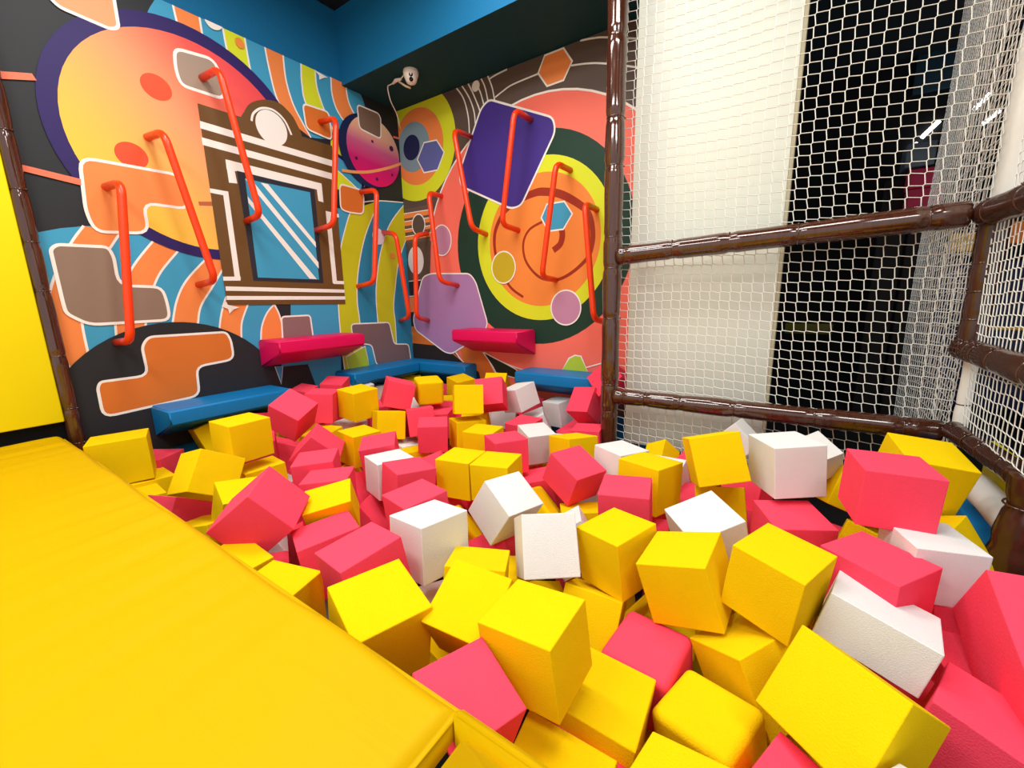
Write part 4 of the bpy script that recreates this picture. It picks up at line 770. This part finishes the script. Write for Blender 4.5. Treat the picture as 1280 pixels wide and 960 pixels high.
('p',(-2.9179, 3.1324, 0.4787),(0.7953, -0.0014, 0.1896, 0.5758),(0.975, 0.975, 0.975), 'pink foam cube lying in the lower layer, mostly hidden by the cubes on top'),
('y',(0.0285, 1.52, 0.4335),(0.7756, 0.0872, -0.0194, 0.6249),(0.975, 0.975, 0.975), 'yellow foam cube lying in the lower layer, mostly hidden by the cubes on top'),
('p',(-0.4023, 2.4923, 0.4421),(0.9929, 0.0739, -0.0579, -0.0731),(0.975, 0.975, 0.975), 'pink foam cube lying in the lower layer, mostly hidden by the cubes on top'),
('p',(-2.446, 2.9644, 0.4276),(0.7583, 0.1275, 0.1088, 0.63),(0.975, 0.975, 0.975), 'pink foam cube lying in the lower layer, mostly hidden by the cubes on top'),
('p',(-2.6452, 1.8854, 0.407),(0.985, 0.0416, -0.0051, 0.1674),(0.975, 0.975, 0.975), 'pink foam cube lying in the lower layer, mostly hidden by the cubes on top'),
('p',(-2.2412, 2.6401, 0.4214),(0.9855, -0.0982, 0.0112, 0.1377),(0.975, 0.975, 0.975), 'pink foam cube lying in the lower layer, mostly hidden by the cubes on top'),
('y',(-3.2864, 2.5854, 0.4095),(0.9436, 0.0078, -0.2124, 0.2539),(0.975, 0.975, 0.975), 'yellow foam cube lying in the lower layer, mostly hidden by the cubes on top'),
('p',(-0.146, 2.4632, 0.4175),(0.8013, -0.0892, 0.1304, 0.577),(0.975, 0.975, 0.975), 'pink foam cube lying in the lower layer, mostly hidden by the cubes on top'),
('p',(-2.4496, 3.2078, 0.4021),(0.8746, 0.0625, -0.0329, 0.4797),(0.975, 0.975, 0.975), 'pink foam cube lying in the lower layer, mostly hidden by the cubes on top'),
('y',(-3.5393, 1.6759, 0.4103),(0.9672, -0.114, 0.0586, 0.2191),(0.975, 0.975, 0.975), 'yellow foam cube lying in the lower layer, mostly hidden by the cubes on top'),
('p',(0.0447, 2.0399, 0.384),(0.977, 0.1066, -0.1043, 0.1526),(0.975, 0.975, 0.975), 'pink foam cube lying in the lower layer, mostly hidden by the cubes on top'),
('p',(-1.1115, 0.7692, 0.3768),(0.9909, 0.0425, -0.0999, -0.0794),(0.975, 0.975, 0.975), 'pink foam cube lying in the lower layer, mostly hidden by the cubes on top'),
('p',(-0.4786, 1.7324, 0.3438),(0.9915, 0.0424, -0.0004, 0.1227),(0.975, 0.975, 0.975), 'pink foam cube deep behind the large white turned cube, left of it'),
('p',(-1.367, 2.8803, 0.3544),(0.9724, -0.0569, -0.0981, 0.2038),(0.975, 0.975, 0.975), 'pink foam cube lying in the lower layer, mostly hidden by the cubes on top'),
('p',(-3.4403, 2.9148, 0.3501),(0.9833, 0.0599, -0.1042, 0.1369),(0.975, 0.975, 0.975), 'pink foam cube lying in the lower layer, mostly hidden by the cubes on top'),
('w',(-1.3948, 2.6265, 0.3636),(0.939, -0.2048, 0.0099, 0.2762),(0.975, 0.975, 0.975), 'white foam cube lying in the lower layer, mostly hidden by the cubes on top'),
('p',(-1.7442, 0.9582, 0.3571),(0.9656, -0.074, -0.043, 0.2456),(0.975, 0.975, 0.975), 'pink foam cube deep between the big tipped pink cube and the slanted pink pair'),
('p',(-1.4099, 1.9885, 0.3364),(0.9919, 0.0374, -0.0402, 0.1142),(0.975, 0.975, 0.975), 'pink foam cube lying in the lower layer, mostly hidden by the cubes on top'),
('y',(-0.8646, 1.1767, 0.3245),(0.9722, -0.0495, -0.0282, 0.2273),(0.975, 0.975, 0.975), 'yellow foam cube deep left of the flat-faced white cube, under the balanced one'),
('w',(-2.7196, 2.1205, 0.3289),(0.6908, -0.0461, 0.0874, 0.7163),(0.975, 0.975, 0.975), 'white foam cube lying in the lower layer, mostly hidden by the cubes on top'),
('p',(-1.8478, 2.5842, 0.3298),(0.9785, -0.0362, -0.1776, 0.098),(0.975, 0.975, 0.975), 'pink foam cube lying in the lower layer, mostly hidden by the cubes on top'),
('y',(-0.1272, 1.7577, 0.3253),(0.8997, 0.0721, 0.0788, 0.4232),(0.975, 0.975, 0.975), 'yellow foam cube lying in the lower layer, mostly hidden by the cubes on top'),
('p',(-0.5839, 1.9949, 0.3389),(0.7916, 0.0046, -0.1263, 0.5978),(0.975, 0.975, 0.975), 'pink foam cube lying in the lower layer, mostly hidden by the cubes on top'),
('p',(-1.6335, 2.2001, 0.3132),(0.8972, 0.071, -0.0487, 0.4332),(0.975, 0.975, 0.975), 'pink foam cube lying in the lower layer, mostly hidden by the cubes on top'),
('y',(-2.2229, 3.1451, 0.3339),(0.9058, 0.1881, 0.0987, 0.3666),(0.975, 0.975, 0.975), 'yellow foam cube lying in the lower layer, mostly hidden by the cubes on top'),
('y',(0.2334, 1.6955, 0.3362),(0.9807, -0.1832, 0.0632, 0.0272),(0.975, 0.975, 0.975), 'yellow foam cube lying in the lower layer, mostly hidden by the cubes on top'),
('w',(-1.8493, 3.0363, 0.3),(0.9694, -0.0988, -0.0757, 0.2117),(0.975, 0.975, 0.975), 'white foam cube lying in the lower layer, mostly hidden by the cubes on top'),
('p',(-1.4813, 3.0905, 0.2829),(0.8701, 0.1782, -0.173, 0.4258),(0.975, 0.975, 0.975), 'pink foam cube lying in the lower layer, mostly hidden by the cubes on top'),
('w',(-0.9799, 2.155, 0.3039),(0.9519, -0.1009, -0.0336, 0.2875),(0.975, 0.975, 0.975), 'white foam cube lying in the lower layer, mostly hidden by the cubes on top'),
('p',(-2.2562, 1.1365, 0.2815),(0.9972, -0.035, -0.0655, -0.001),(0.975, 0.975, 0.975), 'pink foam cube lying in the lower layer, mostly hidden by the cubes on top'),
('p',(0.2084, 2.2641, 0.2901),(0.9869, -0.1082, 0.0892, 0.0794),(0.975, 0.975, 0.975), 'pink foam cube lying in the lower layer, mostly hidden by the cubes on top'),
('p',(-0.0792, 2.263, 0.284),(0.9675, -0.2103, -0.0732, -0.1199),(0.975, 0.975, 0.975), 'pink foam cube deep right of the turned white cube'),
('y',(-3.0898, 1.0881, 0.2875),(0.7827, -0.0901, 0.0131, 0.6157),(0.975, 0.975, 0.975), 'yellow foam cube lying in the lower layer, mostly hidden by the cubes on top'),
('p',(-1.8125, 1.4877, 0.2667),(0.9835, 0.0227, 0.0406, 0.1748),(0.975, 0.975, 0.975), 'pink foam cube lying in the lower layer, mostly hidden by the cubes on top'),
('p',(-3.1904, 1.7476, 0.267),(0.9158, 0.0619, 0.0056, 0.3967),(0.975, 0.975, 0.975), 'pink foam cube lying in the lower layer, mostly hidden by the cubes on top'),
('p',(-1.111, 2.4158, 0.2811),(0.9313, 0.16, 0.2204, 0.2418),(0.975, 0.975, 0.975), 'pink foam cube lying in the lower layer, mostly hidden by the cubes on top'),
('p',(-2.6695, 0.877, 0.2803),(0.9148, -0.2798, 0.0221, 0.2905),(0.975, 0.975, 0.975), 'pink foam cube lying in the lower layer, mostly hidden by the cubes on top'),
('y',(-2.4478, 2.3782, 0.2641),(0.9647, -0.0314, -0.0672, 0.2526),(0.975, 0.975, 0.975), 'yellow foam cube lying in the lower layer, mostly hidden by the cubes on top'),
('p',(-1.8307, 2.0027, 0.2685),(0.9343, 0.1633, -0.0512, 0.3126),(0.975, 0.975, 0.975), 'pink foam cube lying in the lower layer, mostly hidden by the cubes on top'),
('y',(-0.8523, 2.4768, 0.2628),(0.6975, 0.0876, 0.0051, 0.7112),(0.975, 0.975, 0.975), 'yellow foam cube lying in the lower layer, mostly hidden by the cubes on top'),
('y',(0.4076, 2.483, 0.2636),(0.9763, -0.0813, -0.1869, -0.0729),(0.975, 0.975, 0.975), 'yellow foam cube lying in the lower layer, mostly hidden by the cubes on top'),
('p',(-1.3918, 1.7381, 0.2809),(0.8857, -0.001, 0.0602, 0.4603),(0.975, 0.975, 0.975), 'pink foam cube lying in the lower layer, mostly hidden by the cubes on top'),
('y',(-1.3144, 0.9055, 0.259),(0.9448, 0.0164, -0.0428, 0.3245),(0.975, 0.975, 0.975), 'yellow foam cube lying in the lower layer, mostly hidden by the cubes on top'),
('p',(-2.8567, 1.555, 0.2231),(0.93, 0.0501, -0.1422, 0.3351),(0.975, 0.975, 0.975), 'pink foam cube lying in the lower layer, mostly hidden by the cubes on top'),
('w',(-2.4595, 2.6126, 0.244),(0.9585, -0.1776, 0.0676, 0.2124),(0.975, 0.975, 0.975), 'white foam cube lying in the lower layer, mostly hidden by the cubes on top'),
('w',(0.4733, 0.9485, 0.2344),(0.9835, -0.1382, -0.0811, 0.084),(0.975, 0.975, 0.975), 'white foam cube lying in the lower layer, mostly hidden by the cubes on top'),
('p',(-1.616, 1.8371, 0.228),(0.5507, -0.0411, -0.2238, 0.8031),(0.975, 0.975, 0.975), 'pink foam cube lying in the lower layer, mostly hidden by the cubes on top'),
('p',(-1.3749, 2.215, 0.2348),(0.9601, -0.0409, -0.1186, 0.2501),(0.975, 0.975, 0.975), 'pink foam cube lying in the lower layer, mostly hidden by the cubes on top'),
('p',(-1.8575, 2.3787, 0.2307),(0.9905, 0.0332, -0.0377, 0.1284),(0.975, 0.975, 0.975), 'pink foam cube lying in the lower layer, mostly hidden by the cubes on top'),
('p',(-2.1496, 2.4096, 0.1934),(0.9864, 0.1188, -0.037, 0.1074),(0.975, 0.975, 0.975), 'pink foam cube lying in the lower layer, mostly hidden by the cubes on top'),
('y',(0.0641, 1.4024, 0.2141),(0.7294, -0.0657, 0.0433, 0.6796),(0.975, 0.975, 0.975), 'yellow foam cube lying in the lower layer, mostly hidden by the cubes on top'),
('y',(-2.5597, 3.2083, 0.1944),(0.9009, -0.062, 0.0287, 0.4287),(0.975, 0.975, 0.975), 'yellow foam cube lying in the lower layer, mostly hidden by the cubes on top'),
('y',(-2.0631, 1.6386, 0.2156),(0.9825, 0.0658, -0.0247, 0.1723),(0.975, 0.975, 0.975), 'yellow foam cube lying in the lower layer, mostly hidden by the cubes on top'),
('y',(-3.4855, 1.9843, 0.201),(0.8723, 0.0318, -0.0336, 0.4868),(0.975, 0.975, 0.975), 'yellow foam cube lying in the lower layer, mostly hidden by the cubes on top'),
('y',(-2.2434, 2.8483, 0.2014),(0.7927, -0.13, -0.0756, 0.5908),(0.975, 0.975, 0.975), 'yellow foam cube lying in the lower layer, mostly hidden by the cubes on top'),
('p',(-1.5227, 1.2664, 0.1977),(0.9859, 0.1392, 0.079, 0.0484),(0.975, 0.975, 0.975), 'pink foam cube lying in the lower layer, mostly hidden by the cubes on top'),
('y',(-0.2649, 1.9923, 0.1938),(0.9078, 0.1689, 0.0274, 0.3828),(0.975, 0.975, 0.975), 'yellow foam cube lying in the lower layer, mostly hidden by the cubes on top'),
('p',(-0.6633, 0.6522, 0.2146),(0.9546, -0.0877, 0.1591, 0.2359),(0.975, 0.975, 0.975), 'pink foam cube lying in the lower layer, mostly hidden by the cubes on top'),
('y',(-2.4592, 0.9594, 0.2025),(0.5814, 0.0337, 0.1489, 0.7992),(0.975, 0.975, 0.975), 'yellow foam cube lying in the lower layer, mostly hidden by the cubes on top'),
('p',(-2.9248, 1.7991, 0.2204),(0.9961, -0.0536, 0.0249, -0.0651),(0.975, 0.975, 0.975), 'pink foam cube lying in the lower layer, mostly hidden by the cubes on top'),
('y',(-1.1962, 2.7312, 0.2065),(0.6831, -0.1488, 0.1455, 0.7),(0.975, 0.975, 0.975), 'yellow foam cube lying in the lower layer, mostly hidden by the cubes on top'),
('w',(-2.8921, 1.2937, 0.2093),(0.9321, -0.0994, 0.2449, 0.2477),(0.975, 0.975, 0.975), 'white foam cube lying in the lower layer, mostly hidden by the cubes on top'),
('y',(0.0585, 1.6017, 0.1644),(0.9694, -0.0932, -0.2225, -0.0447),(0.975, 0.975, 0.975), 'yellow foam cube lying in the lower layer, mostly hidden by the cubes on top'),
('y',(-1.4997, 2.4284, 0.1896),(0.9031, -0.0903, -0.0494, 0.4168),(0.975, 0.975, 0.975), 'yellow foam cube lying in the lower layer, mostly hidden by the cubes on top'),
('p',(0.1714, 1.9299, 0.1642),(0.9967, -0.0209, -0.0467, 0.0633),(0.975, 0.975, 0.975), 'pink foam cube lying in the lower layer, mostly hidden by the cubes on top'),
('p',(0.0464, 2.465, 0.1904),(0.8886, 0.1158, 0.0282, 0.4428),(0.975, 0.975, 0.975), 'pink foam cube lying in the lower layer, mostly hidden by the cubes on top'),
('p',(-1.9991, 2.7758, 0.1904),(0.8346, -0.1284, 0.2415, 0.4781),(0.975, 0.975, 0.975), 'pink foam cube lying in the lower layer, mostly hidden by the cubes on top'),
('p',(-2.5864, 1.895, 0.1927),(0.9118, 0.0847, 0.0186, 0.4013),(0.975, 0.975, 0.975), 'pink foam cube lying in the lower layer, mostly hidden by the cubes on top'),
('y',(-0.5728, 1.4977, 0.1759),(0.9856, -0.1053, -0.1196, -0.0569),(0.975, 0.975, 0.975), 'yellow foam cube lying in the lower layer, mostly hidden by the cubes on top'),
('w',(-0.5695, 2.3563, 0.1876),(0.8498, 0.0858, 0.1579, 0.4956),(0.975, 0.975, 0.975), 'white foam cube lying in the lower layer, mostly hidden by the cubes on top'),
('y',(-2.5541, 1.3207, 0.1676),(0.797, -0.1671, 0.2002, 0.5448),(0.975, 0.975, 0.975), 'yellow foam cube lying in the lower layer, mostly hidden by the cubes on top'),
('p',(-1.2466, 2.9322, 0.1458),(0.9729, -0.1959, -0.1218, 0.0145),(0.975, 0.975, 0.975), 'pink foam cube lying in the lower layer, mostly hidden by the cubes on top'),
('y',(-2.0092, 3.2234, 0.142),(0.6637, 0.22, 0.1011, 0.7078),(0.975, 0.975, 0.975), 'yellow foam cube lying in the lower layer, mostly hidden by the cubes on top'),
('p',(-0.7606, 1.0712, 0.1349),(0.6686, 0.0253, 0.0107, 0.7431),(0.975, 0.975, 0.975), 'pink foam cube lying in the lower layer, mostly hidden by the cubes on top'),
('p',(0.397, 1.8548, 0.1347),(0.8091, -0.1018, 0.0522, 0.5764),(0.975, 0.975, 0.975), 'pink foam cube lying in the lower layer, mostly hidden by the cubes on top'),
('p',(-0.346, 1.7647, 0.1475),(0.8397, 0.0353, 0.0184, 0.5416),(0.975, 0.975, 0.975), 'pink foam cube lying in the lower layer, mostly hidden by the cubes on top'),
('y',(-0.5472, 1.9504, 0.137),(0.9943, 0.0427, -0.0671, 0.0707),(0.975, 0.975, 0.975), 'yellow foam cube lying in the lower layer, mostly hidden by the cubes on top'),
('p',(-2.2842, 1.7209, 0.1074),(0.996, 0.0895, -0.0021, 0.002),(0.975, 0.975, 0.975), 'pink foam cube lying in the lower layer, mostly hidden by the cubes on top'),
('w',(-1.0811, 1.6899, 0.1052),(0.9746, -0.2031, -0.0902, -0.0278),(0.975, 0.975, 0.975), 'white foam cube lying in the lower layer, mostly hidden by the cubes on top'),
('w',(-1.603, 0.9581, 0.1179),(0.9698, -0.1043, -0.037, 0.2173),(0.975, 0.975, 0.975), 'white foam cube lying in the lower layer, mostly hidden by the cubes on top'),
('y',(-0.1843, 1.0534, 0.107),(0.9825, 0.0386, -0.1784, 0.0373),(0.975, 0.975, 0.975), 'yellow foam cube lying in the lower layer, mostly hidden by the cubes on top'),
('p',(-0.7752, 1.6896, 0.1199),(0.9661, -0.2129, -0.0526, 0.136),(0.975, 0.975, 0.975), 'pink foam cube lying in the lower layer, mostly hidden by the cubes on top'),
('p',(-1.9659, 1.2884, 0.1109),(0.6697, -0.2723, -0.1138, 0.6815),(0.975, 0.975, 0.975), 'pink foam cube lying in the lower layer, mostly hidden by the cubes on top'),
('y',(-0.1695, 1.5988, 0.1065),(0.7613, -0.2792, -0.0021, 0.5852),(0.975, 0.975, 0.975), 'yellow foam cube lying in the lower layer, mostly hidden by the cubes on top'),
('y',(0.0935, 1.1345, 0.1299),(0.777, 0.0004, -0.1442, 0.6127),(0.975, 0.975, 0.975), 'yellow foam cube lying in the lower layer, mostly hidden by the cubes on top'),
('p',(-1.3123, 3.1951, 0.1104),(0.972, 0.0888, 0.0035, 0.2173),(0.975, 0.975, 0.975), 'pink foam cube lying in the lower layer, mostly hidden by the cubes on top'),
('y',(-0.8109, 1.3597, 0.1095),(0.8951, 0.0978, 0.1727, 0.3992),(0.975, 0.975, 0.975), 'yellow foam cube deep below the flat-faced white cube at the centre'),
('y',(-1.1666, 1.9275, 0.1258),(0.9782, 0.0737, 0.0476, 0.1883),(0.975, 0.975, 0.975), 'yellow foam cube lying in the lower layer, mostly hidden by the cubes on top'),
('p',(-2.0604, 1.886, 0.1296),(0.9482, -0.1358, -0.0015, 0.2872),(0.975, 0.975, 0.975), 'pink foam cube lying in the lower layer, mostly hidden by the cubes on top'),
('p',(0.4718, 1.5001, 0.39),(0.9799, 0.0983, 0.0173, 0.1728),(1.0, 1.0, 1.0), 'pink foam cube in the gap right of the cream-sided white block'),
('p',(0.4198, 1.1859, 0.45),(0.814, 0.0531, 0.0981, 0.57),(1.0, 1.0, 1.0), 'pink foam cube at the bottom right below the long leaning pink block')]
GROUPS=dict(y='yellow foam cubes in the pit',p='pink foam cubes in the pit',w='white foam cubes in the pit')
for key,loc,q,s,label in CUBES:
    o=link('foam_cube',FM[key],label=label,cat='foam cube',group=GROUPS[key[0]],loc=loc)
    o.rotation_mode='QUATERNION'; o.rotation_quaternion=q; o.scale=s
    md=o.modifiers.new('normals','WEIGHTED_NORMAL'); md.keep_sharp=False
